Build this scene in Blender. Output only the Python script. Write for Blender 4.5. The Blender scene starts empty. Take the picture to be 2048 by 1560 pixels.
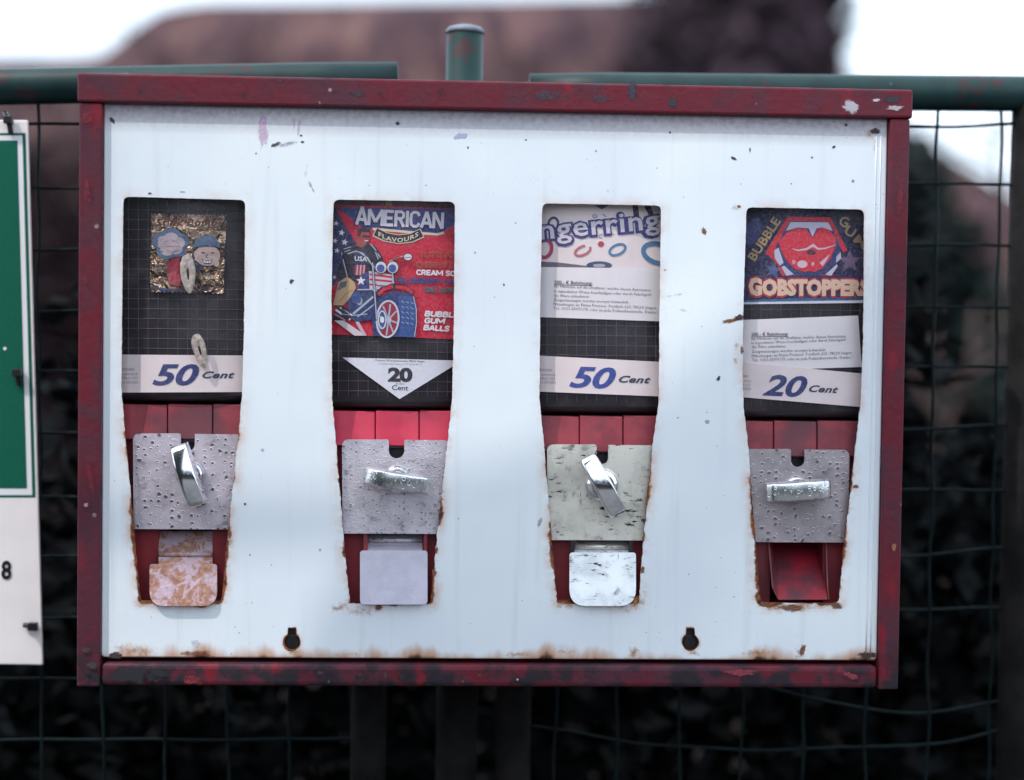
import bpy, bmesh, math, random
from mathutils import Vector, Matrix, noise as mnoise
from mathutils.geometry import tessellate_polygon
R = math.radians
random.seed(7)
SC = bpy.context.scene
COL = SC.collection

# ------------------------------------------------------------------ camera
ZC = 1.10                                   # height of the machine's centre above the pavement
CAM = Vector((-0.0349, -1.1073, ZC + 0.0308))
PITCH, YAW, ROLL, FOV = -1.709, -2.416, 0.751, 38.0
cam = bpy.data.cameras.new('camera')
co = bpy.data.objects.new('camera', cam); COL.objects.link(co)
MR = (Matrix.Rotation(R(YAW), 3, 'Z') @ Matrix.Rotation(R(90 + PITCH), 3, 'X') @ Matrix.Rotation(R(ROLL), 3, 'Z'))
co.matrix_world = Matrix.Translation(CAM) @ MR.to_4x4()
cam.sensor_width = 36; cam.angle = R(FOV)
cam.clip_start = 0.02; cam.clip_end = 2000
cam.dof.use_dof = True
cam.dof.focus_distance = 1.121
cam.dof.aperture_fstop = cam.lens / 26.0
cam.dof.aperture_blades = 0
SC.camera = co

# ------------------------------------------------------------------ sky, sun, exposure
SUN_EL, SUN_DIR = 54.0, Vector((-0.766, -0.643))
SUN_DIR.normalize()
S = Vector((SUN_DIR.x * math.cos(R(SUN_EL)), SUN_DIR.y * math.cos(R(SUN_EL)), math.sin(R(SUN_EL))))
w = bpy.data.worlds.new('World'); SC.world = w; w.use_nodes = True
wn = w.node_tree.nodes
sky = wn.new('ShaderNodeTexSky'); sky.sky_type = 'NISHITA'; sky.sun_disc = False
sky.sun_elevation = R(SUN_EL); sky.sun_rotation = math.atan2(S.x, S.y)
sky.air_density = 1.0; sky.dust_density = 6.0; sky.ozone_density = 1.0
# thin bright cloud over the whole sky
wl = w.node_tree.links
wtc = wn.new('ShaderNodeTexCoord'); wnz = wn.new('ShaderNodeTexNoise'); wnz.inputs['Scale'].default_value = 2.2; wnz.inputs['Detail'].default_value = 5
wl.new(wtc.outputs['Generated'], wnz.inputs['Vector'])
wmr = wn.new('ShaderNodeMapRange'); wmr.inputs[1].default_value = .3; wmr.inputs[2].default_value = .7; wmr.inputs[3].default_value = .72; wmr.inputs[4].default_value = .95
wl.new(wnz.outputs[0], wmr.inputs[0])
wmx = wn.new('ShaderNodeMix'); wmx.data_type = 'RGBA'; wl.new(wmr.outputs[0], wmx.inputs[0]); wl.new(sky.outputs[0], wmx.inputs[6]); wmx.inputs[7].default_value = (9.6, 11.3, 13.1, 1)
wl.new(wmx.outputs[2], wn['Background'].inputs[0])
wn['Background'].inputs[1].default_value = 0.15
sl = bpy.data.lights.new('sun', 'SUN'); sl.energy = 2.0; sl.angle = R(0.55); sl.color = (1, 0.96, 0.91)
so = bpy.data.objects.new('sun', sl); COL.objects.link(so)
so.location = (0, 0, 30); so.rotation_euler = S.to_track_quat('Z', 'Y').to_euler()
SC.view_settings.view_transform = 'Standard'; SC.view_settings.look = 'None'
SC.view_settings.exposure = 0.36; SC.view_settings.gamma = 1.0
SC.view_settings.use_curve_mapping = False
SC.cycles.filter_width = 1.5
SC.cycles.max_bounces = 8; SC.cycles.transparent_max_bounces = 12
SC.cycles.caustics_reflective = False; SC.cycles.caustics_refractive = False

# ------------------------------------------------------------------ helpers
F_PX = 1024 / math.tan(R(FOV / 2))
def P(x, y, d):
    """point of the plane Y=d seen at pixel x,y of the 2048x1560 photograph"""
    v = MR @ Vector(((x - 1024) / F_PX, (780 - y) / F_PX, -1.0))
    return CAM + v * ((d - CAM.y) / v.y)

def tag(o, label=None, cat=None, group=None, kind=None):
    if label: o['label'] = label
    if cat: o['category'] = cat
    if group: o['group'] = group
    if kind: o['kind'] = kind
    return o

def empty(name, loc, label=None, cat=None, group=None):
    o = bpy.data.objects.new(name, None); COL.objects.link(o); o.location = loc
    o.empty_display_size = 0.05
    return tag(o, label, cat, group)

def wloc(o):
    l = Vector(o.location)
    while o.parent: o = o.parent; l += o.location
    return l

class MB:
    """collects geometry in world metres; build() links ONE mesh object"""
    def __init__(s): s.v, s.f, s.a, s.mi = [], [], {}, []
    def poly(s, pts, mi=0):
        b = len(s.v); s.v += [Vector(p) for p in pts]; s.f.append(list(range(b, b + len(pts)))); s.mi.append(mi)
    def mesh(s, vs, fs, mi=0):
        b = len(s.v); s.v += [Vector(p) for p in vs]
        for f in fs: s.f.append([b + i for i in f]); s.mi.append(mi)
        return b
    def box(s, a, b, mi=0):
        (x0, y0, z0), (x1, y1, z1) = a, b
        s.mesh([(x0,y0,z0),(x1,y0,z0),(x1,y1,z0),(x0,y1,z0),(x0,y0,z1),(x1,y0,z1),(x1,y1,z1),(x0,y1,z1)],
               [(0,3,2,1),(4,5,6,7),(0,1,5,4),(1,2,6,5),(2,3,7,6),(3,0,4,7)], mi)
    def prism(s, pts, vec, mi=0):
        """closed polygon of 3D points (seen counter-clockwise from the front) thickened along vec"""
        n = len(pts); pts = [Vector(p) for p in pts]; vec = Vector(vec)
        b = s.mesh(pts + [p + vec for p in pts], [], mi)
        tris = tessellate_polygon([pts])
        nrm = sum(((pts[t[1]] - pts[t[0]]).cross(pts[t[2]] - pts[t[0]]) for t in tris), Vector())
        flip = nrm.dot(vec) > 0
        for t in tris:
            t = list(t) if not flip else list(reversed(t))
            s.f.append([b + i for i in t]); s.mi.append(mi)
            s.f.append([b + n + i for i in reversed(t)]); s.mi.append(mi)
        ar = sum((pts[i].cross(pts[(i + 1) % n]) for i in range(n)), Vector())
        fl2 = ar.dot(vec) > 0
        for i in range(n):
            j = (i + 1) % n
            q = [b + i, b + n + i, b + n + j, b + j]
            s.f.append(q if not fl2 else q[::-1]); s.mi.append(mi)
    def tube(s, pts, r, n=8, mi=0, caps=True):
        pts = [Vector(p) for p in pts]; m = len(pts)
        rs = r if isinstance(r, (list, tuple)) else [r] * m
        b = len(s.v); up = None
        for i, p in enumerate(pts):
            t = (pts[min(i + 1, m - 1)] - pts[max(i - 1, 0)]).normalized()
            if up is None:
                up = Vector((0, 0, 1)) if abs(t.z) < 0.9 else Vector((0, 1, 0))
            a = t.cross(up).normalized(); c = a.cross(t).normalized(); up = c
            for k in range(n):
                an = 2 * math.pi * k / n
                s.v.append(p + (a * math.cos(an) + c * math.sin(an)) * rs[i])
        for i in range(m - 1):
            for k in range(n):
                k2 = (k + 1) % n
                s.f.append([b + i*n + k, b + i*n + k2, b + (i+1)*n + k2, b + (i+1)*n + k]); s.mi.append(mi)
        if caps:
            s.f.append([b + k for k in range(n)][::-1]); s.mi.append(mi)
            s.f.append([b + (m-1)*n + k for k in range(n)]); s.mi.append(mi)
    def lathe(s, c, axis, prof, n=24, mi=0):
        """prof: list of (radius, distance along axis)"""
        axis = Vector(axis).normalized(); a = axis.orthogonal().normalized(); e = axis.cross(a)
        b = len(s.v); c = Vector(c)
        for r, h in prof:
            for k in range(n):
                an = 2 * math.pi * k / n
                s.v.append(c + axis * h + (a * math.cos(an) + e * math.sin(an)) * r)
        for i in range(len(prof) - 1):
            for k in range(n):
                k2 = (k + 1) % n
                s.f.append([b + i*n + k, b + i*n + k2, b + (i+1)*n + k2, b + (i+1)*n + k]); s.mi.append(mi)
        s.f.append([b + k for k in range(n)][::-1]); s.mi.append(mi)
        s.f.append([b + (len(prof)-1)*n + k for k in range(n)]); s.mi.append(mi)
    def attr(s, name, vals): s.a[name] = vals
    def build(s, name, mats, parent=None, smooth=False, bevel=0, seg=2, kind=None, label=None, origin=None):
        if not isinstance(mats, (list, tuple)): mats = [mats]
        o0 = wloc(parent) if parent else (Vector(origin) if origin else Vector((0, 0, 0)))
        me = bpy.data.meshes.new(name)
        me.from_pydata([tuple(v - o0) for v in s.v], [], s.f)
        for m in mats: me.materials.append(m)
        if len(mats) > 1: me.polygons.foreach_set('material_index', s.mi)
        for k, vals in s.a.items():
            at = me.attributes.new(k, 'FLOAT', 'POINT'); at.data.foreach_set('value', vals)
        if smooth: me.polygons.foreach_set('use_smooth', [True] * len(me.polygons))
        me.validate(); me.update()
        o = bpy.data.objects.new(name, me); COL.objects.link(o)
        if parent: o.parent = parent
        else: o.location = o0
        if bevel:
            md = o.modifiers.new('bevel', 'BEVEL'); md.width = bevel; md.segments = seg; md.limit_method = 'ANGLE'; md.angle_limit = R(35)
            md.harden_normals = False
        if kind: o['kind'] = kind
        if label: o['label'] = label
        return o

def rounded(pts, rad, n=5):
    """2D polygon with corners rounded; rad: number or list"""
    out = []; m = len(pts)
    for i in range(m):
        p0, p1, p2 = Vector(pts[i-1]), Vector(pts[i]), Vector(pts[(i+1) % m])
        r = rad[i] if isinstance(rad, (list, tuple)) else rad
        if r <= 0: out.append(tuple(p1)); continue
        a = (p0 - p1).normalized(); b = (p2 - p1).normalized()
        ang = a.angle(b); t = min(r / math.tan(ang / 2), (p0-p1).length * .49, (p2-p1).length * .49)
        q0, q2 = p1 + a * t, p1 + b * t
        for k in range(n + 1):
            u = k / n
            out.append(tuple(q0 * (1-u)**2 + p1 * 2*u*(1-u) + q2 * u*u))
    return out

# ------------------------------------------------------------------ materials
class NT:
    def __init__(s, name):
        s.m = bpy.data.materials.new(name); s.m.use_nodes = True
        s.t = s.m.node_tree; s.b = s.t.nodes['Principled BSDF']; s.out = s.t.nodes['Material Output']
    def n(s, typ, ins=None, **kw):
        nd = s.t.nodes.new('ShaderNode' + typ)
        for k, v in kw.items(): setattr(nd, k, v)
        for k, v in (ins or {}).items(): s.set(nd, k, v)
        return nd
    def set(s, nd, k, v):
        if hasattr(v, 'is_output'): s.t.links.new(v, nd.inputs[k])
        else: nd.inputs[k].default_value = v
    def obj(s, scale=(1, 1, 1)):
        tc = s.n('TexCoord'); mp = s.n('Mapping', {'Vector': tc.outputs['Object'], 'Scale': scale}); return mp.outputs[0]
    def noise(s, scale, detail=4, rough=.55, vec=None, dist=0):
        return s.n('TexNoise', {'Vector': vec or s.obj(), 'Scale': scale, 'Detail': detail, 'Roughness': rough, 'Distortion': dist}).outputs[0]
    def ramp(s, v, lo, hi, a=0, b=1):
        return s.n('MapRange', {'Value': v, 'From Min': lo, 'From Max': hi, 'To Min': a, 'To Max': b}, interpolation_type='SMOOTHSTEP').outputs[0]
    def math(s, op, a, b=0.0, clamp=False):
        nd = s.n('Math', operation=op, use_clamp=clamp); s.set(nd, 0, a); s.set(nd, 1, b); return nd.outputs[0]
    def mix(s, fac, a, b):
        nd = s.n('Mix', data_type='RGBA'); s.set(nd, 0, fac)
        for i, c in ((6, a), (7, b)):
            s.set(nd, i, c if hasattr(c, 'is_output') else (c[0], c[1], c[2], 1))
        return nd.outputs[2]
    def bump(s, h, st=.3, dist=.001):
        nd = s.n('Bump', {'Height': h, 'Strength': st, 'Distance': dist}); s.set(s.b, 'Normal', nd.outputs[0]); return nd
    def fin(s, col=None, rough=None, metal=None, spec=None):
        if col is not None: s.set(s.b, 'Base Color', col if hasattr(col, 'is_output') else (*col, 1))
        if rough is not None: s.set(s.b, 'Roughness', rough)
        if metal is not None: s.set(s.b, 'Metallic', metal)
        if spec is not None: s.set(s.b, 'Specular IOR Level', spec)
        return s.m

def simple(name, col, rough=.6, metal=0, var=.25, scale=40, bump=0):
    t = NT(name); nz = t.noise(scale, 5)
    d = tuple(c * (1 - var) for c in col); l = tuple(min(1, c * (1 + var)) for c in col)
    c = t.mix(t.ramp(nz, .3, .7), d, l)
    if bump: t.bump(t.noise(scale * 4, 4), bump, .002)
    return t.fin(c, rough, metal)

M = {}
def mk_panel():
    t = NT('white_enamel')
    tc = t.n('TexCoord').outputs['Object']; sep = t.n('SeparateXYZ', {0: tc})
    x, z = sep.outputs[0], sep.outputs[2]
    big = t.noise(4.5, 4, .5); fine = t.noise(260, 4); mid = t.noise(70, 5, .65)
    col = t.mix(t.ramp(big, .35, .65), (.68, .715, .76), (.79, .815, .83))
    # faint run-down streaks
    st = t.n('TexNoise', {'Vector': t.obj((60, 1, 3)), 'Scale': 1.6, 'Detail': 4}).outputs[0]
    col = t.mix(t.math('MULTIPLY', t.ramp(st, .54, .8), .24), col, (.45, .44, .47))
    # hairline scratches
    wv = t.n('TexWave', {'Vector': tc, 'Scale': 22.0, 'Distortion': 26.0, 'Detail': 3.0, 'Detail Scale': 1.4}, bands_direction='DIAGONAL').outputs[1]
    col = t.mix(t.math('MULTIPLY', t.math('MULTIPLY', t.ramp(wv, .985, 1), t.ramp(t.noise(9, 2), .52, .66)), .12), col, (.36, .38, .46))
    # specks
    vo = t.n('TexVoronoi', {'Vector': tc, 'Scale': 120.0}); spk = t.math('MULTIPLY', t.ramp(vo.outputs[0], .10, .04), t.ramp(t.noise(14, 2), .56, .62))
    col = t.mix(t.math('MULTIPLY', spk, .6), col, (.16, .12, .12))
    # rust creeping out from the cut edges
    ru = t.n('Attribute', attribute_name='rust').outputs['Fac']
    lowz = t.ramp(z, .28, .04, .52, 1.15)
    r1 = t.math('MULTIPLY', t.math('MULTIPLY', ru, lowz), t.ramp(t.noise(24, 3), .34, .62, .62, 1.22))
    halo = t.math('MULTIPLY', t.math('POWER', r1, 1.6), t.ramp(mid, .34, .66), True)
    col = t.mix(t.math('MULTIPLY', halo, .95), col, (.50, .20, .058))
    core = t.ramp(t.math('ADD', r1, t.math('MULTIPLY', t.math('SUBTRACT', mid, .5), 1.1)), .78, .97)
    col = t.mix(core, col, t.mix(t.ramp(fine, .35, .65), (.050, .016, .009), (.27, .075, .018)))
    # bottom edge rust and mauve tone fading down from the top edge
    be = t.math('DIVIDE', t.math('SUBTRACT', z, PZ0 - FZ0), .020); be = t.math('SUBTRACT', 1.0, be, True)
    nb = t.n('TexNoise', {'Vector': t.obj((1, 1, .35)), 'Scale': 42.0, 'Detail': 5.0}).outputs[0]
    b1 = t.math('ADD', be, t.math('MULTIPLY', t.math('SUBTRACT', nb, .5), 1.7))
    col = t.mix(t.math('MULTIPLY', t.ramp(b1, .62, 1.15), .8), col, (.46, .19, .06))
    col = t.mix(t.ramp(b1, 1.08, 1.28), col, (.055, .022, .014))
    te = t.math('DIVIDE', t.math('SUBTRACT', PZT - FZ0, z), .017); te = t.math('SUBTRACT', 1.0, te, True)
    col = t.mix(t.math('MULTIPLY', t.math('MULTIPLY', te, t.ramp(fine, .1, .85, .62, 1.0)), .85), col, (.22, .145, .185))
    t.bump(t.math('ADD', t.math('ADD', t.math('MULTIPLY', t.noise(35, 2), .6), t.math('MULTIPLY', t.noise(9, 2), 3.5)), t.math('MULTIPLY', core, -.6)), .16, .001)
    return t.fin(col, t.ramp(core, 0, 1, .34, .8), 0, .4)

def mk_red_frame():
    t = NT('weathered_red_paint')
    a = t.noise(22, 6, .65, dist=.6); b = t.noise(60, 5, .6); c = t.noise(9, 4, .6)
    col = t.mix(t.ramp(a, .40, .62), (.125, .012, .022), (.080, .021, .033))
    drips = t.n('TexNoise', {'Vector': t.obj((3, 3, 1)), 'Scale': 15.0, 'Detail': 3.0}).outputs[0]
    col = t.mix(t.ramp(drips, .60, .68), col, (.19, .012, .022))
    col = t.mix(t.math('MULTIPLY', t.ramp(c, .50, .74), .6), col, (.045, .022, .035))
    col = t.mix(t.math('MULTIPLY', t.ramp(b, .62, .74), .9), col, (.022, .016, .020))
    zc = t.n('SeparateXYZ', {0: t.n('TexCoord').outputs['Object']}).outputs[2]
    low = t.ramp(zc, .056, .002)
    col = t.mix(t.math('MULTIPLY', low, t.ramp(b, .42, .60)), col, (.020, .016, .022))
    sp = t.n('TexVoronoi', {'Vector': t.obj(), 'Scale': 75.0}).outputs[0]
    col = t.mix(t.math('MULTIPLY', t.ramp(sp, .16, .08), t.ramp(a, .55, .62)), col, (.35, .22, .20))
    t.bump(t.math('ADD', t.math('MULTIPLY', b, .8), t.noise(180, 3)), .35, .0012)
    return t.fin(col, t.ramp(b, .3, .7, .42, .7), 0, .22)

def mk_plastic(name, c0, c1, dirt=.5):
    t = NT(name); a = t.noise(45, 5); b = t.noise(16, 4)
    col = t.mix(t.ramp(a, .35, .65), c0, c1)
    col = t.mix(t.math('MULTIPLY', t.ramp(b, .48, .66), dirt), col, (.07, .03, .04))
    t.bump(t.noise(300, 3), .15, .0005)
    return t.fin(col, .48, 0, .4)

def mk_plate(name, base, pit_scale, pit, rough, fine=0.2, scratch=0, stain=(.20, .16, .2), metal=.55):
    t = NT(name); tc = t.n('TexCoord').outputs['Object']
    blot = t.noise(55, 5, .6)
    col = t.mix(t.ramp(blot, .35, .7), base, tuple(c * .72 for c in base))
    col = t.mix(t.math('MULTIPLY', t.ramp(t.noise(110, 3), .60, .72), .5), col, stain)
    ds = t.n('VectorMath', {0: tc, 1: t.n('TexNoise', {'Vector': tc, 'Scale': 240.0}).outputs[1]}, operation='ADD')
    jit = t.n('Mapping', {'Vector': t.n('TexNoise', {'Vector': tc, 'Scale': 300.0}).outputs[1], 'Scale': (.002, .002, .002)})
    vec = t.n('VectorMath', {0: tc, 1: jit.outputs[0]}, operation='ADD').outputs[0]
    sx = t.n('SeparateXYZ', {0: vec}); v2 = t.n('CombineXYZ', {0: sx.outputs[0], 1: sx.outputs[2]}).outputs[0]
    v = t.n('TexVoronoi', {'Vector': v2, 'Scale': pit_scale}, voronoi_dimensions='2D'); dist = v.outputs[0]
    rnd = t.n('SeparateColor', {0: v.outputs[1]}).outputs[0]
    size = t.math('MULTIPLY', t.math('POWER', rnd, 2.0), .30)
    pitm = t.ramp(t.math('SUBTRACT', dist, size), .04, -.05)
    h = t.math('MULTIPLY', t.math('ADD', t.math('MULTIPLY', t.ramp(t.math('SUBTRACT', dist, size), .16, -.02), .55), t.math('MULTIPLY', pitm, -1.5)), min(1.0, pit * 1.6))
    h = t.math('ADD', h, t.math('MULTIPLY', t.noise(420, 3), fine))
    col = t.mix(t.math('MULTIPLY', pitm, pit), col, (.05, .035, .04))
    if scratch:
        s1 = t.n('TexNoise', {'Vector': t.obj((1, 1, 4)), 'Scale': 95.0, 'Detail': 6.0, 'Roughness': .7}).outputs[0]
        sm = t.math('MULTIPLY', t.ramp(s1, .575, .605), t.ramp(t.noise(28, 3), .40, .56))
        col = t.mix(t.math('MULTIPLY', sm, scratch), col, (.022, .02, .025))
        s2 = t.n('TexNoise', {'Vector': t.obj((5, 1, 1)), 'Scale': 60.0, 'Detail': 6.0, 'Roughness': .7}).outputs[0]
        sm2 = t.ramp(s2, .66, .69)
        col = t.mix(t.math('MULTIPLY', sm2, scratch * .8), col, (.03, .028, .035))
        h = t.math('SUBTRACT', h, t.math('MULTIPLY', sm, .6))
    t.bump(h, .55, .0007)
    return t.fin(col, rough, metal)

def mk_rusty_flap():
    t = NT('rusted_steel_flap'); a = t.noise(85, 7, .68, dist=.5); b = t.noise(260, 4)
    col = t.mix(t.ramp(b, .3, .7), (.36, .26, .31), (.46, .34, .39))
    col = t.mix(t.ramp(a, .46, .55), col, t.mix(t.ramp(b, .35, .65), (.24, .105, .07), (.36, .19, .135)))
    col = t.mix(t.ramp(a, .62, .70), col, (.11, .045, .026))
    t.bump(t.math('ADD', a, b), .5, .001)
    return t.fin(col, .6, .25)

def mk_print(fade=.16):
    t = NT('printed_ink'); c = t.n('Attribute', attribute_name='ink').outputs['Color']
    nz = t.noise(500, 3); cc = t.mix(t.math('MULTIPLY', t.ramp(nz, .35, .75), fade), c, (.42, .36, .40))
    return t.fin(cc, .5, 0, .15)

def mk_foil():
    t = NT('bronze_foil'); n1 = t.noise(70, 4, dist=1.0)
    col = t.mix(t.ramp(n1, .35, .65), (.13, .09, .07), (.36, .255, .18))
    t.bump(t.math('ADD', n1, t.math('MULTIPLY', t.noise(160, 3, dist=1.5), .5)), 1.0, .006)
    return t.fin(col, .2, 1.0)

def mk_decal():
    t = NT('surface_marks'); c = t.n('Attribute', attribute_name='ink').outputs['Color']; al = t.n('Attribute', attribute_name='ink').outputs['Alpha']
    nz = t.noise(330, 4, .65)
    a = t.math('MULTIPLY', t.ramp(t.math('ADD', al, t.math('MULTIPLY', t.math('SUBTRACT', nz, .5), 1.1)), .15, .95), .95)
    t.set(t.b, 'Base Color', c); t.set(t.b, 'Roughness', .7)
    amax = t.math('MULTIPLY', a, t.ramp(al, 0, .25))
    t.set(t.b, 'Alpha', amax)
    return t.m

def mk_pane():
    t = NT('clear_plastic'); tr = t.n('BsdfTransparent', {'Color': (.94, .93, .95, 1)}); gl = t.n('BsdfGlossy', {'Color': (1, 1, 1, 1), 'Roughness': .08})
    fc = t.n('LayerWeight', {'Blend': .5}).outputs['Facing']; fr = t.math('ADD', .022, t.math('MULTIPLY', t.math('POWER', fc, 5.0), .6)); df = t.n('BsdfDiffuse', {'Color': (.62, .52, .56, 1)}); dm = t.n('MixShader', {0: t.math('ADD', .004, t.math('MULTIPLY', t.ramp(t.noise(28, 6, .7), .42, .75), .05)), 1: tr.outputs[0], 2: df.outputs[0]}); mx = t.n('MixShader', {0: fr, 1: dm.outputs[0], 2: gl.outputs[0]})
    t.t.links.new(mx.outputs[0], t.out.inputs[0]); return t.m

def mk_green_tube():
    t = NT('chipped_green_paint'); a = t.noise(40, 5, .6); b = t.noise(26, 5, .65, dist=.4)
    col = t.mix(t.ramp(a, .3, .7), (.0035, .021, .021), (.007, .032, .031))
    col = t.mix(t.ramp(b, .60, .64), col, (.035, .014, .016))
    col = t.mix(t.ramp(t.noise(19, 5, .62), .66, .68), col, (.16, .15, .18))
    t.bump(b, .4, .001)
    return t.fin(col, .5, 0, .3)

# ------------------------------------------------------------------ machine frame numbers (metres, world)
FX0, FX1 = -0.31, 0.31
FZ0, FZ1 = ZC - 0.22665, ZC + 0.22665
PD = 0.007                                              # depth of the front panel's face
PX0 = P(208, 760, PD).x; PX1 = P(1762, 760, PD).x
PZ0 = P(1000, 1315, PD).z; PZ1 = P(1000, 205, PD).z; PZT = P(1000, 236, PD).z

M['panel'] = mk_panel(); M['frame'] = mk_red_frame()
M['red_dull'] = mk_plastic('dull_red_plastic', (.20, .022, .036), (.30, .036, .05), .7)
M['red_bright'] = mk_plastic('bright_red_plastic', (.50, .020, .060), (.60, .04, .085), .4)
M['red_deep'] = mk_plastic('deep_red_plastic', (.20, .015, .022), (.26, .022, .03), .5)
M['stained_red'] = mk_plastic('stained_red_plastic', (.36, .012, .03), (.46, .022, .045), .95)
M['plate0'] = mk_plate('blistered_chrome', (.70, .60, .66), 200.0, .8, .42, .25)
M['plate1'] = mk_plate('dull_chrome', (.70, .63, .69), 300.0, .5, .40, .5)
M['plate2'] = mk_plate('scratched_chrome', (.92, .86, .76), 170.0, .0, .36, .1, 1.0)
M['plate3'] = mk_plate('pitted_nickel', (.50, .43, .455), 190.0, .6, .36, .15)
M['chrome'] = mk_plate('chrome_knob', (.80, .80, .82), 240.0, .2, .24, .03, metal=1.0)
M['chrome_clean'] = mk_plate('polished_chrome_knob', (.86, .87, .90), 60.0, .0, .13, 0.01, metal=1.0)
M['flap_rust'] = mk_rusty_flap()
M['flap_grey'] = simple('grey_painted_flap', (.44, .41, .49), .5, .15, .08, 90, .1)
M['flap_white'] = mk_plate('worn_white_flap', (.84, .86, .88), 90.0, .0, .5, .1, 1.0, metal=.1)
M['dark'] = simple('black_plastic', (.012, .011, .014), .5, 0, .3, 60)
M['gap'] = simple('dark_interior', (.020, .014, .017), .8, 0, .3, 60)
M['hopper'] = simple('dark_violet_plastic', (.018, .0125, .0165), .45, 0, .15, 60)
M['grid'] = simple('grey_grid_lines', (.085, .075, .09), .5, 0, .2, 60)
M['print'] = mk_print(); M['sign_ink'] = mk_print(.02); M['foil'] = mk_foil(); M['decal'] = mk_decal(); M['pane'] = mk_pane()
M['paper'] = simple('off_white_card', (.84, .71, .68), .7, 0, .05, 30)
M['white_card'] = simple('white_card', (.84, .77, .755), .6, 0, .03, 30)
M['green_tube'] = mk_green_tube()
M['shaded_rusty_tube'] = simple('shaded_rusted_tube', (.008, .007, .007), .85, 0, .6, 30, .4)  # rust, with shade low on the posts put into its near-black tone
M['wire'] = simple('green_coated_wire', (.003, .008, .009), .6, 0, .4, 60)
for n_ in ('wire', 'shaded_rusty_tube'): M[n_].node_tree.nodes['Principled BSDF'].inputs['Specular IOR Level'].default_value = .12
M['scorch'] = simple('clouded_plastic_burn', (.36, .29, .26), .6, 0, .35, 300, .4)

# ------------------------------------------------------------------ flat print, drawn in photograph pixels on a card's own surface
TXT = {}
def text_mesh(s, bold=0.0, shear=0.0, res=2, space=1.0):
    key = (s, bold, shear, res, space)
    if key in TXT: return TXT[key]
    cu = bpy.data.curves.new('t', 'FONT'); cu.body = s; cu.offset = bold; cu.shear = shear; cu.resolution_u = res; cu.space_character = space
    o = bpy.data.objects.new('t', cu); COL.objects.link(o)
    bpy.context.view_layer.update()
    dg = bpy.context.evaluated_depsgraph_get()
    me = bpy.data.meshes.new_from_object(o.evaluated_get(dg))
    vs = [(v.co.x, v.co.y) for v in me.vertices]; fs = [tuple(p.vertices) for p in me.polygons]
    bpy.data.objects.remove(o); bpy.data.curves.remove(cu); bpy.data.meshes.remove(me)
    x0 = min(v[0] for v in vs); x1 = max(v[0] for v in vs)
    TXT[key] = (vs, fs, x0, x1); return TXT[key]

STROKES = dict(
    A=(.70, [[(.06,0),(.35,1)],[(.64,0),(.35,1)],[(.18,.30),(.52,.30)]]), M=(.92, [[(.08,0),(.08,1)],[(.08,1),(.46,.22)],[(.84,1),(.46,.22)],[(.84,0),(.84,1)]]),
    E=(.62, [[(.1,0),(.1,1)],[(.1,.92),(.58,.92)],[(.1,.5),(.52,.5)],[(.1,.08),(.58,.08)]]), R=(.66, [[(.1,0),(.1,1)],[(.1,.92),(.42,.92),(.54,.83),(.54,.61),(.42,.50),(.1,.50)],[(.32,.5),(.58,0)]]),
    I=(.22, [[(.11,0),(.11,1)]]), C=(.66, [[(.58,.72),(.53,.86),(.42,.93),(.26,.93),(.13,.82),(.09,.5),(.13,.18),(.26,.07),(.42,.07),(.53,.14),(.58,.28)]]),
    N=(.66, [[(.08,0),(.08,1)],[(.09,1),(.57,0)],[(.58,0),(.58,1)]]), U=(.66, [[(.09,1),(.09,.25),(.2,.08),(.46,.08),(.57,.25),(.57,1)]]), L=(.56, [[(.1,0),(.1,1)],[(.1,.08),(.54,.08)]]),
    B=(.66, [[(.1,0),(.1,1)],[(.1,.92),(.42,.92),(.52,.83),(.52,.63),(.42,.53),(.1,.53)],[(.42,.53),(.56,.42),(.56,.18),(.44,.08),(.1,.08)]]), S=(.62, [[(.53,.74),(.46,.90),(.3,.93),(.14,.88),(.09,.72),(.16,.58),(.46,.44),(.54,.28),(.48,.12),(.32,.07),(.14,.10),(.08,.26)]]),
    G=(.68, [[(.58,.72),(.53,.86),(.42,.93),(.26,.93),(.13,.82),(.09,.5),(.13,.18),(.26,.07),(.46,.07),(.58,.16),(.58,.46)],[(.36,.46),(.6,.46)]]), O=(.68, [[(.34,.93),(.18,.88),(.09,.7),(.09,.3),(.18,.12),(.34,.07),(.5,.12),(.59,.3),(.59,.7),(.5,.88),(.34,.93)]]),
    T=(.62, [[(.31,0),(.31,1)],[(.02,.92),(.60,.92)]]), P=(.64, [[(.1,0),(.1,1)],[(.1,.92),(.42,.92),(.54,.82),(.54,.58),(.42,.47),(.1,.47)]]), D=(.68, [[(.1,0),(.1,1)],[(.1,.92),(.4,.92),(.55,.78),(.58,.5),(.55,.22),(.4,.08),(.1,.08)]]),
    Y=(.66, [[(.33,0),(.33,.48)],[(.04,1),(.33,.46)],[(.62,1),(.33,.46)]]), F=(.58, [[(.1,0),(.1,1)],[(.1,.92),(.56,.92)],[(.1,.5),(.5,.5)]]), H=(.68, [[(.1,0),(.1,1)],[(.58,0),(.58,1)],[(.1,.5),(.58,.5)]]))
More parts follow.
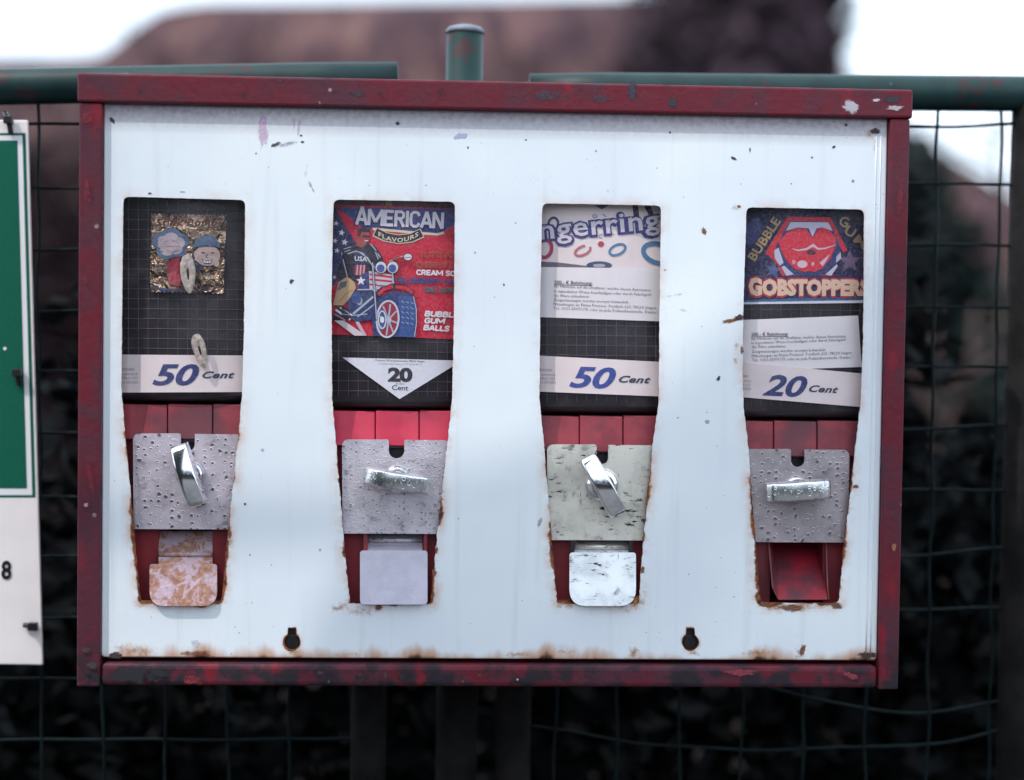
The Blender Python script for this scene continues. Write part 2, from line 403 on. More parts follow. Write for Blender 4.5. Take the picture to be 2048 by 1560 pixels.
class Ink:
    """polygons in pixel coordinates with a colour and a layer, pressed onto a surface"""
    def __init__(s, ox=0, oy=0, k=1): s.q = []; s.ox, s.oy, s.k = ox, oy, k; s.layer = 1
    def T(s, p): return (s.ox + p[0] * s.k, s.oy + p[1] * s.k)
    def up(s): s.layer += 1; return s
    def poly(s, pts, col):
        pts = [s.T(p) for p in pts]
        vs = [Vector((p[0], p[1], 0)) for p in pts]
        s.q.append((pts, [tuple(t) for t in tessellate_polygon([vs])], col, s.layer))
    def ell(s, cx, cy, rx, ry, col, rot=0, n=20, a0=0, a1=360):
        c, sn = math.cos(R(rot)), math.sin(R(rot)); pts = []
        full = abs(a1 - a0) >= 360
        for i in range(n if full else n + 1):
            a = R(a0 + (a1 - a0) * i / n); x, y = rx * math.cos(a), ry * math.sin(a)
            pts.append((cx + x * c - y * sn, cy + x * sn + y * c))
        s.poly(pts, col)
    def line(s, pts, wd, col, closed=False):
        pts = [Vector(p) for p in pts]; n = len(pts); V = []; Fs = []
        for i, p in enumerate(pts):
            if closed: t = (pts[(i+1) % n] - pts[i-1]).normalized()
            else: t = (pts[min(i+1, n-1)] - pts[max(i-1, 0)]).normalized()
            nn = Vector((-t.y, t.x)) * (wd[i] if isinstance(wd, (list, tuple)) else wd) / 2
            V += [s.T(p + nn), s.T(p - nn)]
        m = n if closed else n - 1
        for i in range(m):
            j = (i + 1) % n; Fs += [(2*i, 2*i+1, 2*j+1), (2*i, 2*j+1, 2*j)]
        s.q.append((V, Fs, col, s.layer))
    def ring(s, cx, cy, rx, ry, wd, col, rot=0, n=24, a0=0, a1=360):
        c, sn = math.cos(R(rot)), math.sin(R(rot)); pts = []
        for i in range(n if a1 - a0 >= 360 else n + 1):
            a = R(a0 + (a1 - a0) * i / n); x, y = rx * math.cos(a), ry * math.sin(a)
            pts.append((cx + x * c - y * sn, cy + x * sn + y * c))
        s.line(pts, wd, col, a1 - a0 >= 360)
    def text(s, st, bl, br, h, col, bold=0, shear=0, res=2, space=1.0, warp=None):
        """baseline from bl to br, capital height h (pixel units of this Ink)"""
        vs, fs, x0, x1 = text_mesh(st, bold, shear, res, space)
        bl, br = Vector(bl), Vector(br); t = br - bl; nn = Vector((t.y, -t.x)).normalized()
        V = []
        for x, y in vs:
            u = (x - x0) / (x1 - x0); p = bl + t * u + nn * (y / 0.70 * (h(u) if callable(h) else h))
            if warp: p = warp(p, u)
            V.append(s.T(p))
        s.q.append((V, fs, col, s.layer))
    def block(s, st, bl, br, h, col, th, shear=0):
        """heavy poster capitals drawn as strokes of even width"""
        tot = sum(.34 if c == ' ' else STROKES[c][0] for c in st); bl, br = Vector(bl), Vector(br); t = br - bl; nn = Vector((t.y, -t.x)).normalized(); tn = t.normalized(); x = 0
        for c in st:
            if c == ' ': x += .34; continue
            wd, segs = STROKES[c]
            for sg_ in segs:
                pts = []
                for px_, py_ in sg_:
                    u = (x + px_) / tot; hh_ = h(u) if callable(h) else h; yy = py_ * hh_
                    pts.append(bl + t * u + nn * yy + tn * (shear * yy))
                s.line(pts, th, col)
            x += wd
    def build(s, name, surf, parent, step=0.00012, cut=16, mat=None, label=None):
        """surf(px,py) -> (point, outward) on the card"""
        o0 = wloc(parent)
        bm = bmesh.new(); cl = bm.loops.layers.float_color.new('ink')
        xs = []
        for V, Fs, col, ly in s.q:
            bv = [bm.verts.new((p[0], p[1], ly)) for p in V]; xs += [p[0] for p in V]
            for f in Fs:
                try: fc = bm.faces.new([bv[i] for i in f])
                except ValueError: continue
                for lp in fc.loops: lp[cl] = (*col, 1)
        if cut:
            x = min(xs) + cut
            while x < max(xs):
                bmesh.ops.bisect_plane(bm, geom=bm.verts[:] + bm.edges[:] + bm.faces[:], dist=1e-5, plane_co=(x, 0, 0), plane_no=(1, 0, 0))
                x += cut
        for v in bm.verts:
            p = surf(v.co.x, v.co.y); v.co = Vector(p) + Vector((0, -step * (v.co.z + 1), 0)) - o0
        bm.normal_update()
        for f in bm.faces:
            if f.normal.y > 0: f.normal_flip()
        me = bpy.data.meshes.new(name); bm.to_mesh(me); bm.free()
        me.materials.append(mat or M['print'])
        o = bpy.data.objects.new(name, me); COL.objects.link(o); o.parent = parent
        if label: o['label'] = label
        return o

def curved(xc_px, d0, bow=2.6):
    xc = P(xc_px, 600, d0).x
    def f(x, y):
        p = P(x, y, d0)
        for _ in range(2): p = P(x, y, d0 + bow * (p.x - xc) ** 2)
        return p
    return f

def card(name, quad, surf, mat, label, cat, group=None, nx=14, ny=3, off=.0):
    """a sheet: quad = TL,TR,BR,BL in pixels; a mesh thing with its origin at its lower centre"""
    TL, TR, BR, BL = [Vector(p) for p in quad]
    g = MB()
    for j in range(ny + 1):
        for i in range(nx + 1):
            u, v = i / nx, j / ny
            p = (TL * (1-u) + TR * u) * (1-v) + (BL * (1-u) + BR * u) * v
            g.v.append(surf(p.x, p.y) + Vector((0, off, 0)))
    for j in range(ny):
        for i in range(nx):
            a = j * (nx+1) + i; g.f.append([a, a + nx + 1, a + nx + 2, a + 1]); g.mi.append(0)
    b = surf((BL.x + BR.x) / 2, (BL.y + BR.y) / 2)
    o = g.build(name, mat, origin=b)
    md = o.modifiers.new('thickness', 'SOLIDIFY'); md.thickness = .0003; md.offset = -1
    return tag(o, label, cat, group)

# ================================================================== the vending machine
mach = empty('vending_machine', (0, 0, FZ0), 'wall-mounted four-slot gumball vending machine with white front in weathered red frame', 'vending machine')
DEEP = 0.105
g = MB(); g.box((FX0, 0, FZ1 - 0.0215), (FX1, DEEP, FZ1)); g.build('frame_rail', M['frame'], mach, bevel=.002, seg=3)
xl, xr = P(201, 760, 0).x, P(1771, 760, 0).x
zt = FZ1 - 0.0215 - .0004
zb = P(1000, 1331, 0).z
g = MB(); g.box((FX0 + .0012, .0016, FZ0), (xl, DEEP, zt)); g.build('frame_rail', M['frame'], mach, bevel=.0015)
g = MB(); g.box((xr, .0016, FZ0), (FX1 - .0014, DEEP, zt)); g.build('frame_rail', M['frame'], mach, bevel=.0015)
g = MB(); g.box((xl + .0003, .0024, FZ0 + .0005), (xr - .0003, DEEP, zb)); g.build('frame_rail', M['frame'], mach, bevel=.004, seg=3)
g = MB(); g.box((FX0 + .004, DEEP - .003, FZ0 + .003), (FX1 - .004, DEEP + .001, FZ1 - .003)); g.build('back_plate', M['gap'], mach)

# apertures: left and right edge columns (x at pixel row y), top and bottom rows, all in photograph pixels
AP = [
    dict(L=[(397,246.5),(600,244),(785,242.5),(806,245),(868,250),(972,260),(1060,268),(1134,274),(1193,281)], R=[(402,490.5),(660,488),(782,484.5),(868,477),(972,466),(1060,456),(1134,449),(1190,443.5)], top=(393,400), bot=(1202,1201)),
    dict(L=[(402,667),(582,663),(798,664),(878,671),(982,680),(1070,687.5),(1144,693.5),(1199,700.5)], R=[(406,910),(668,907.5),(800,904),(878,896),(982,884),(1070,874),(1144,867),(1197,861)], top=(399,403.5), bot=(1207,1207)),
    dict(L=[(410,1084.5),(644,1080),(799,1079),(888,1088),(992,1096.5),(1080,1104),(1154,1109.5),(1198,1114.5)], R=[(413,1322.5),(644,1319),(799,1318),(888,1306),(992,1295),(1080,1286),(1154,1281),(1198,1278)], top=(406.5,411), bot=(1208,1209)),
    dict(L=[(418,1493),(606,1487),(722,1485),(812,1487),(888,1496),(992,1504),(1080,1511.5),(1154,1516.5),(1198,1521)], R=[(421,1729),(678,1727),(808,1721.5),(888,1712),(992,1699),(1080,1688.5),(1154,1682),(1196,1677)], top=(414.5,419), bot=(1206,1206)),
]
def outline(a, seed):
    rnd = random.Random(seed)
    L, Rr = a['L'], a['R']
    raw = [(L[0][1], a['top'][0])] + [(x, y) for y, x in L[1:-1]] + [(L[-1][1], a['bot'][0])] \
        + [(Rr[-1][1], a['bot'][1])] + [(x, y) for y, x in reversed(Rr[1:-1])] + [(Rr[0][1], a['top'][1])]
    nL = len(L); n = len(raw)
    rad = [3] * n
    rad[0] = 13; rad[-1] = 13; rad[nL-1] = 7; rad[nL] = 7
    for i in range(1, nL - 1): rad[i] = 300
    for i in range(nL + 1, n - 1): rad[i] = 300
    pts = [Vector(p) for p in rounded(raw, rad, 6)]
    out = []
    for i in range(len(pts)):
        p, q = pts[i], pts[(i+1) % len(pts)]; m = max(1, int((q - p).length / 4))
        for k in range(m): out.append(p.lerp(q, k / m))
    out = [p for i, p in enumerate(out) if (p - out[i-1]).length > .8]
    res = []
    for i, p in enumerate(out):
        t = (out[(i+1) % len(out)] - out[i-1]).normalized(); nn = Vector((-t.y, t.x))
        amp = .5 + 1.2 * max(0, min(1, (p.y - 480) / 500))
        j = mnoise.noise(Vector((p.x * .09, p.y * .09, seed))) + .7 * mnoise.noise(Vector((p.x * .23, p.y * .23, seed)))
        res.append(p + nn * j * amp)
    return res, out
def offset(loop, d):
    n = len(loop); nn = []
    for i in range(n):
        t = (loop[(i+2) % n] - loop[i-2]).normalized(); nn.append(Vector((-t.y, t.x)))
    for _ in range(6): nn = [(nn[i-1] + nn[i] * 2 + nn[(i+1) % n]).normalized() for i in range(n)]
    return [p + v * d for p, v in zip(loop, nn)]
OUT, BASE = zip(*[outline(a, i + 3) for i, a in enumerate(AP)])
sgn = 1
_c = sum(OUT[0], Vector((0, 0))) / len(OUT[0])
if (offset(OUT[0], 5)[0] - _c).length < (OUT[0][0] - _c).length: sgn = -1
g = MB(); rust = []
def p3(p, d=PD): return P(p[0], p[1], d)
holes = []
RINGS = [0, 1.5, 4, 8, 13, 20, 30]
for lp, bs in zip(OUT, BASE):
    prev = None; n = len(lp)
    # rim going back
    b0 = len(g.v); g.v += [p3(p) + Vector((0, .0016, 0)) for p in lp]; rust += [1.5] * n
    for ri, d in enumerate(RINGS):
        f_ = min(1, d / 8); ring = [u_ * (1 - f_) + w_ * f_ for u_, w_ in zip(offset(lp, d * sgn), offset(bs, d * sgn))]; b = len(g.v); g.v += [p3(p) for p in ring]
        rust += [1.0 - (d / 30.0) ** .75] * n
        a = b0 if ri == 0 else b - n
        for i in range(n):
            j = (i + 1) % n; g.f.append([a + i, a + j, b + j, b + i]); g.mi.append(0)
    holes.append((b, [Vector((v.x, v.z, 0)) for v in g.v[b:b+n]]))
def keyhole(cx, cy):
    pts = []
    for k in range(26):
        a = R(-62 + 304 * k / 25); pts.append((cx + 15.5 * math.sin(a + math.pi * 0) * 1.0, cy + 15.5 * -math.cos(a) * -1))
    # circle open at the top, slot going up
    pts = [(cx + 15.5 * math.sin(R(t)), cy - 15.5 * math.cos(R(t))) for t in [32 + i * (296 / 24) for i in range(25)]]
    return pts + [(cx - 7.5, cy - 27), (cx + 7.5, cy - 27)]
for cx, cy in ((584, 1284), (1381, 1284.5)):
    lp = [Vector(p) for p in keyhole(cx, cy)]; n = len(lp)
    b0 = len(g.v); g.v += [p3(p) + Vector((0, .0016, 0)) for p in lp]; rust += [1.2] * n
    cc = Vector((cx, cy - 2)); a = b0
    for d, r in ((0, 1.0), (2, .7), (5, .45), (9, 0.0)):
        ring = [p + (p - cc).normalized() * d for p in lp]; b = len(g.v); g.v += [p3(p) for p in ring]; rust += [r] * n
        for i in range(n):
            j = (i + 1) % n; g.f.append([a + i, a + j, b + j, b + i]); g.mi.append(0)
        a = b
    holes.append((b, [Vector((v.x, v.z, 0)) for v in g.v[b:b+n]]))
rect = rounded([(PX0, PZ0), (PX1, PZ0), (PX1, PZ1), (PX0, PZ1)], .003, 4)
b = len(g.v); nr = len(rect)
g.v += [Vector((x, PD, z)) for x, z in rect]; rust += [0] * nr
idx = list(range(b, b + nr)); loops = [[Vector((x, z, 0)) for x, z in rect]]
for hb, hp in holes: loops.append(hp); idx += list(range(hb, hb + len(hp)))
bmf = bmesh.new(); bvs = []; st = 0
for lp_ in loops:
    vs_ = [bmf.verts.new(p) for p in lp_]; bvs += vs_
    for i_ in range(len(vs_)): bmf.edges.new((vs_[i_], vs_[(i_ + 1) % len(vs_)]))
bmf.verts.index_update()
bmesh.ops.triangle_fill(bmf, use_beauty=True, edges=bmf.edges[:], normal=(0, 0, 1))
for f_ in bmf.faces:
    g.f.append([idx[v_.index] for v_ in f_.verts]); g.mi.append(0)
bmf.free()
# folded edge: a small roll and a return
c = Vector(((PX0 + PX1) / 2, 0, (PZ0 + PZ1) / 2)); prevb = b
for dx, dy in ((.0007, .0003), (.0012, .0011), (.0013, .010)):
    bb = len(g.v)
    for x, z in rect:
        sx = 1 if x > c.x else -1; sz = 1 if z > c.z else -1
        g.v.append(Vector((x + sx * dx, PD + dy, z + sz * dx))); rust.append(0)
    for i in range(nr):
        j = (i + 1) % nr; g.f.append([prevb + i, prevb + j, bb + j, bb + i]); g.mi.append(0)
    prevb = bb
g.attr('rust', rust)
panel = g.build('front_panel', M['panel'], mach)
# raised fold line down each side of the panel
for xx in (1743, 1752):
    q = MB(); x = P(xx, 760, PD).x
    q.tube([(x, PD, PZ0 + .004 + (PZT - PZ0 - .012) * i / 12) for i in range(13)], .0006, 6); q.build('edge_bead', M['panel'], panel, smooth=True)
for cx, cy in ((584, 1284), (1381, 1284.5)):
    q = MB(); c0 = P(cx, cy, .013); q.lathe(c0, (0, -1, 0), [(.0058, -.004), (.0058, .0010), (.0050, .0014)], 24)
    lk = q.build('lock_cylinder', M['dark'], mach)
    q = MB(); q.box((c0.x - .0006, c0.y - .0021, c0.z - .0030), (c0.x + .0006, c0.y - .0012, c0.z + .0030)); q.build('key_slot', M['gap'], lk)
    q = MB(); c1 = P(cx, cy - 20, .0135); q.box((c1.x - .004, .0128, c1.z - .006), (c1.x + .004, .016, c1.z + .006)); q.build('latch_backing', M['dark'], mach)

# chips, smudges and stains on the paint
class Marks:
    def __init__(s, d, sd): s.v, s.f, s.c, s.d, s.r = [], [], [], d, random.Random(sd)
    def spot(s, x, y, rx, ry, col, al=1.0, rot=0, jag=.35, n=16, core=.55):
        if col is TAN: al, core, jag, rx, ry = al * .62, .12, .22, rx * 1.25, ry * 1.35
        b = len(s.v); c, sn = math.cos(R(rot)), math.sin(R(rot))
        s.v.append(P(x, y, s.d)); s.c.append((*col, al))
        for k, (q, a) in enumerate(((core, al), (1.0, 0.0))):
            for i in range(n):
                t = 2 * math.pi * i / n; j = 1 + jag * (s.r.random() - .5) * 2
                u, v = rx * q * j * math.cos(t), ry * q * j * math.sin(t)
                s.v.append(P(x + u * c - v * sn, y + u * sn + v * c, s.d)); s.c.append((*col, a))
        for i in range(n):
            j = (i + 1) % n
            s.f.append((b, b + 1 + j, b + 1 + i)); s.f.append((b + 1 + i, b + 1 + j, b + 1 + n + j, b + 1 + n + i))
    def build(s, name, parent):
        o0 = wloc(parent); me = bpy.data.meshes.new(name)
        me.from_pydata([tuple(v - o0) for v in s.v], [], s.f)
        at = me.color_attributes.new('ink', 'FLOAT_COLOR', 'POINT')
        at.data.foreach_set('color', [k for c in s.c for k in c])
        me.materials.append(M['decal']); o = bpy.data.objects.new(name, me); COL.objects.link(o); o.parent = parent; o['kind'] = 'stuff'; return o
RU, DK, GR, PK, TAN = (.20, .07, .03), (.05, .03, .03), (.33, .33, .42), (.62, .42, .58), (.48, .20, .062)
mk = Marks(PD - .0002, 5)
for x, y, rx, ry, c, al, rot in [
    (583, 562, 5, 6, DK, 1, 30), (1408, 462, 6, 9, RU, 1, -20), (1468, 317, 7, 4, DK, 1, 25), (795, 247, 6, 4, DK, 1, 0),
    (552, 289, 13, 5, DK, .8, -20), (575, 288, 22, 5, GR, .6, -12), (605, 284, 5, 3, DK, .9, 0), (602, 271, 3, 3, DK, .9, 0),
    (921, 272, 18, 8, (.40, .42, .62), .7, -12), (526, 262, 12, 42, PK, .7, 0), (598, 252, 4, 26, PK, .55, 8), (588, 246, 3, 20, PK, .5, -5),
    (1463, 641, 26, 5, RU, 1, -14), (1478, 636, 12, 8, DK, 1, -10), (1472, 690, 8, 12, TAN, .75, 0), (1484, 700, 5, 10, RU, .8, 0), (1472, 722, 10, 10, TAN, .6, 10), (1474, 415, 14, 9, TAN, .7, 0), (1478, 413, 5, 4, RU, .9, 0),
    (1437, 757, 4, 7, DK, 1, 20), (1414, 843, 6, 5, GR, .9, 0), (1712, 973, 8, 4, RU, 1, 0), (1605, 1300, 7, 14, RU, 1, 15), (1600, 1304, 18, 16, TAN, .7, 0),
    (390, 1287, 11, 10, (.60, .60, .66), .7, 0), (1080, 1044, 5, 13, GR, .75, 20), (622, 372, 3, 18, GR, .5, -25), (612, 340, 4, 22, GR, .3, 5),
    (490, 1008, 4, 3, DK, .8, 0), (680, 1215, 30, 12, TAN, .7, -10), (757, 1215, 9, 7, RU, 1, 0), (720, 1222, 60, 15, TAN, .6, 0), (873, 1100, 4, 8, RU, 1, 0), (868, 1145, 6, 14, RU, .8, 0),
    (1270, 1205, 32, 20, TAN, .9, -30), (1130, 1207, 30, 14, TAN, .85, 0), (1285, 1140, 5, 9, RU, 1, 0), (1590, 1214, 80, 12, TAN, .9, 0), (1585, 1216, 30, 9, RU, .8, 0), (1672, 1212, 14, 9, RU, .9, 0), (1528, 1209, 14, 7, RU, .9, 0),
    (460, 1070, 5, 10, RU, .9, 0), (462, 1085, 8, 14, TAN, .6, 0), (400, 1212, 18, 5, RU, .9, 5), (425, 1205, 16, 8, TAN, .9, 0), (285, 1208, 16, 9, TAN, .8, 0), (585, 1305, 18, 7, TAN, .8, 0), (1385, 1307, 18, 7, TAN, .85, 0),
    (270, 1300, 60, 15, TAN, .8, 0), (395, 1308, 46, 8, RU, .6, 0), (1268, 1305, 12, 14, TAN, .95, 0), (700, 1308, 60, 7, TAN, .5, 0), (1515, 1306, 40, 9, TAN, .8, 0), (1030, 1308, 50, 8, TAN, .7, 0), (1130, 1303, 30, 8, TAN, .6, 0), (1735, 1310, 22, 7, DK, 1, 0), (230, 1311, 20, 8, DK, 1, 0),
    (224, 240, 5, 10, DK, .9, -40), (1740, 268, 18, 14, TAN, .7, 0), (1750, 290, 8, 22, TAN, .6, 0), (1750, 262, 12, 8, DK, 1, 0), (1692, 250, 4, 4, DK, 1, 0), (1668, 294, 5, 3, DK, .9, -30), (1624, 315, 3, 3, DK, .7, 0), (1500, 300, 3, 6, DK, .7, 0), (1706, 362, 4, 4, DK, .6, 0),
    (1340, 265, 3, 3, DK, .7, 0), (1052, 280, 2.5, 2.5, DK, .8, 0), (1216, 382, 6, 6, TAN, .8, 0), (738, 371, 3, 3, TAN, .8, 0), (936, 295, 2, 4, DK, .7, 0), (1330, 540, 3, 3, GR, .7, 0), (1350, 590, 30, 3, GR, .35, -10), (950, 505, 3, 4, GR, .6, 0), (1365, 620, 10, 3, GR, .5, 10), (525, 900, 4, 5, GR, .6, 0), (500, 1110, 3, 3, GR, .5, 0), (640, 1100, 3, 4, GR, .8, 0), (300, 387, 5, 3, RU, .9, 0), (365, 384, 8, 2, GR, .8, 0)]:
    mk.spot(x, y, rx, ry, c, al, rot)
for i in range(110):
    x, y = mk.r.uniform(220, 1740), mk.r.uniform(250, 1290)
    if any(abs(x - q) < 130 for q in (366, 786, 1200, 1607)) and y > 385: continue
    s_ = mk.r.uniform(.8, 2.4); mk.spot(x, y, s_, s_ * mk.r.uniform(.6, 1.6), mk.r.choice([DK, GR, GR, RU]), mk.r.uniform(.4, .9), 0, n=8)
mk.build('paint_chips', panel)
mf = Marks(-.0002, 9)
for x, y, rx, ry, c, al, rot in [
    (1703, 213, 22, 15, (.42, .38, .42), 1, 20), (1790, 216, 20, 7, (.40, .36, .36), .9, 0), (1786, 198, 20, 10, (.03, .02, .03), 1, 0), (1753, 200, 9, 4, (.5, .45, .47), .9, -10),
    (1345, 205, 12, 15, (.03, .02, .03), .9, 20), (1265, 180, 12, 26, (.04, .03, .05), .8, 0), (1090, 190, 40, 13, (.06, .04, .06), .6, 0), (1200, 198, 26, 10, (.06, .04, .06), .6, 0),
    (640, 1346, 9, 6, DK, .9, 0), (720, 1350, 4, 4, DK, .9, 0), (770, 1349, 5, 9, DK, 1, 0), (805, 1353, 9, 8, (.01, .01, .01), 1, 0), (960, 1351, 5, 4, DK, .9, 0), (1035, 1359, 3, 3, (.6, .5, .45), .9, 0),
    (260, 1350, 60, 20, (.012, .011, .015), .95, 0), (310, 1352, 26, 18, (.012, .011, .015), .95, 0), (385, 1360, 26, 12, (.24, .018, .026), .6, 0), (170, 1300, 12, 8, DK, .8, 0), (185, 1330, 14, 10, DK, .9, 0), (172, 1345, 9, 7, (.015, .01, .012), .9, 0),
    (1480, 1345, 40, 10, (.25, .035, .05), .8, 0), (1700, 1350, 24, 8, (.26, .03, .05), .8, 20), (1788, 1095, 6, 10, (.28, .10, .06), 1, 10), (715, 187, 20, 8, (.04, .025, .04), .8, 10), (560, 162, 8, 4, DK, .9, 0),
    (172, 235, 16, 14, (.22, .016, .028), .55, 0), (174, 385, 8, 34, (.22, .016, .028), .5, -8), (170, 560, 10, 10, (.22, .016, .028), .45, 0), (180, 955, 8, 50, (.22, .016, .028), .55, -8), (172, 1010, 6, 5, (.4, .25, .25), .9, 0), (1800, 400, 8, 50, (.22, .016, .028), .5, 4)]:
    mf.spot(x, y, rx, ry, c, al, rot)
frame_top = [o for o in mach.children if o.name == 'frame_rail'][0]
mf.build('paint_chips', frame_top)

# ------------------------------------------------------------------ the four dispensers
CX = [366, 785, 1200, 1607]                             # aperture centres at window height
SURF = [curved(c, .0155) for c in CX]
def rectpx(x0, y0, x1, y1): return [(x0, y0), (x0, y1), (x1, y1), (x1, y0)]
def pp(pts, d): return [P(x, y, d) for x, y in pts]
BACK = lambda t: (0, t, 0)

PL = [dict(l=266, c=375.5, r=484, t=867, b=1058, nw=14, nb=899, mat='plate0', rad=13),
      dict(l=684, c=793, r=900, t=879, b=1067, nw=15.5, nb=914, mat='plate1', rad=14),
      dict(l=1094, c=1205, r=1314, t=889, b=1080, nw=11.5, nb=925, mat='plate2', rad=14),
      dict(l=1486, c=1595.5, r=1699, t=898, b=1084, nw=13.5, nb=931, mat='plate3', rad=14)]
BAND = [(808, 868, 335, 425), (821, 881, 750.5, 838), (831, 893, 1159, 1246), (841, 902, 1547.5, 1634)]
KNOB = [dict(c=(373, 953), ang=72, L=131, W=36, mat='chrome_clean', wav=0), dict(c=(793, 963), ang=8.5, L=128, W=34, mat='chrome', wav=0),
        dict(c=(1208, 973), ang=61, L=131, W=36, mat='chrome_clean', wav=0), dict(c=(1602, 983), ang=-4.5, L=128, W=37, mat='chrome', wav=1)]
LBL = ['dull red dispenser with blistered chrome plate and rusty flap', 'bright red dispenser with dull chrome plate and square grey flap',
       'red dispenser with scratched plate and worn white flap', 'red dispenser with pitted plate and an open chute without flap']

def make_knob(parent, k):
    d0 = .013; C = P(*k['c'], -.005); C.y = d0
    sc = (P(k['c'][0] + 100, k['c'][1], -.005) - P(k['c'][0], k['c'][1], -.005)).length / 100
    L, Wd = k['L'] * sc / 2, k['W'] * sc / 2
    a = R(k['ang']); ax = Vector((math.cos(a), 0, -math.sin(a))); bx = Vector((math.sin(a), 0, math.cos(a))); out = Vector((0, -1, 0))
    hr_ = .0127 if k['ang'] == 61 else .0108
    hub = MB(); hub.lathe(C, out, [(hr_, .0), (hr_, .0026), (hr_ * .95, .0045), (hr_ * .83, .0060), (.0072, .0072), (.0070, .0115)], 32)
    hub.build('knob_hub', M[k['mat']], parent, smooth=True)
    g = MB(); n = 22; rows = []
    # side view: an arch; cross-section: rounded rectangle that widens a little towards the plate
    for i in range(n + 1):
        u = -1 + 2 * i / n
        hf = .0205 - .0072 * abs(u) ** 2.0
        if k['wav']: hf -= .0022 * math.exp(-(u / .2) ** 2)
        if abs(u) > .93: hf -= .0016 * ((abs(u) - .93) / .07) ** 2
        hb = .0065 + .0015 * abs(u) ** 2
        ww = Wd * (1.0 - .05 * u * u)
        r = min(.0016, ww * .4); sec = []
        for (cx, cy, a0) in ((ww - r, hf - r, 0), (-(ww - r), hf - r, 90), (-(ww + .0006), hb, None), (ww + .0006, hb, None)):
            if a0 is None: sec.append((cx, cy)); continue
            for q in range(4):
                t = R(a0 + 90 * q / 3); sec.append((cx + r * math.cos(t), cy + r * math.sin(t)))
        rows.append([C + ax * (u * L) + bx * x + out * y for x, y in sec])
    m = len(rows[0]); b = len(g.v)
    for rw in rows: g.v += rw
    for i in range(n):
        for j in range(m):
            j2 = (j + 1) % m; g.f.append([b + i*m + j, b + (i+1)*m + j, b + (i+1)*m + j2, b + i*m + j2]); g.mi.append(0)
    g.f.append([b + j for j in range(m)]); g.mi.append(0)
    g.f.append([b + n*m + j for j in reversed(range(m))]); g.mi.append(0)
    o = g.build('turn_knob', M[k['mat']], parent)
    bm = bmesh.new(); bm.from_mesh(o.data); bmesh.ops.recalc_face_normals(bm, faces=bm.faces[:])
    for f in bm.faces: f.smooth = len(f.verts) == 4
    for e in bm.edges:
        if len(e.link_faces) == 2 and e.calc_face_angle(0) > R(40): e.smooth = False
    bm.to_mesh(o.data); bm.free()
    return o

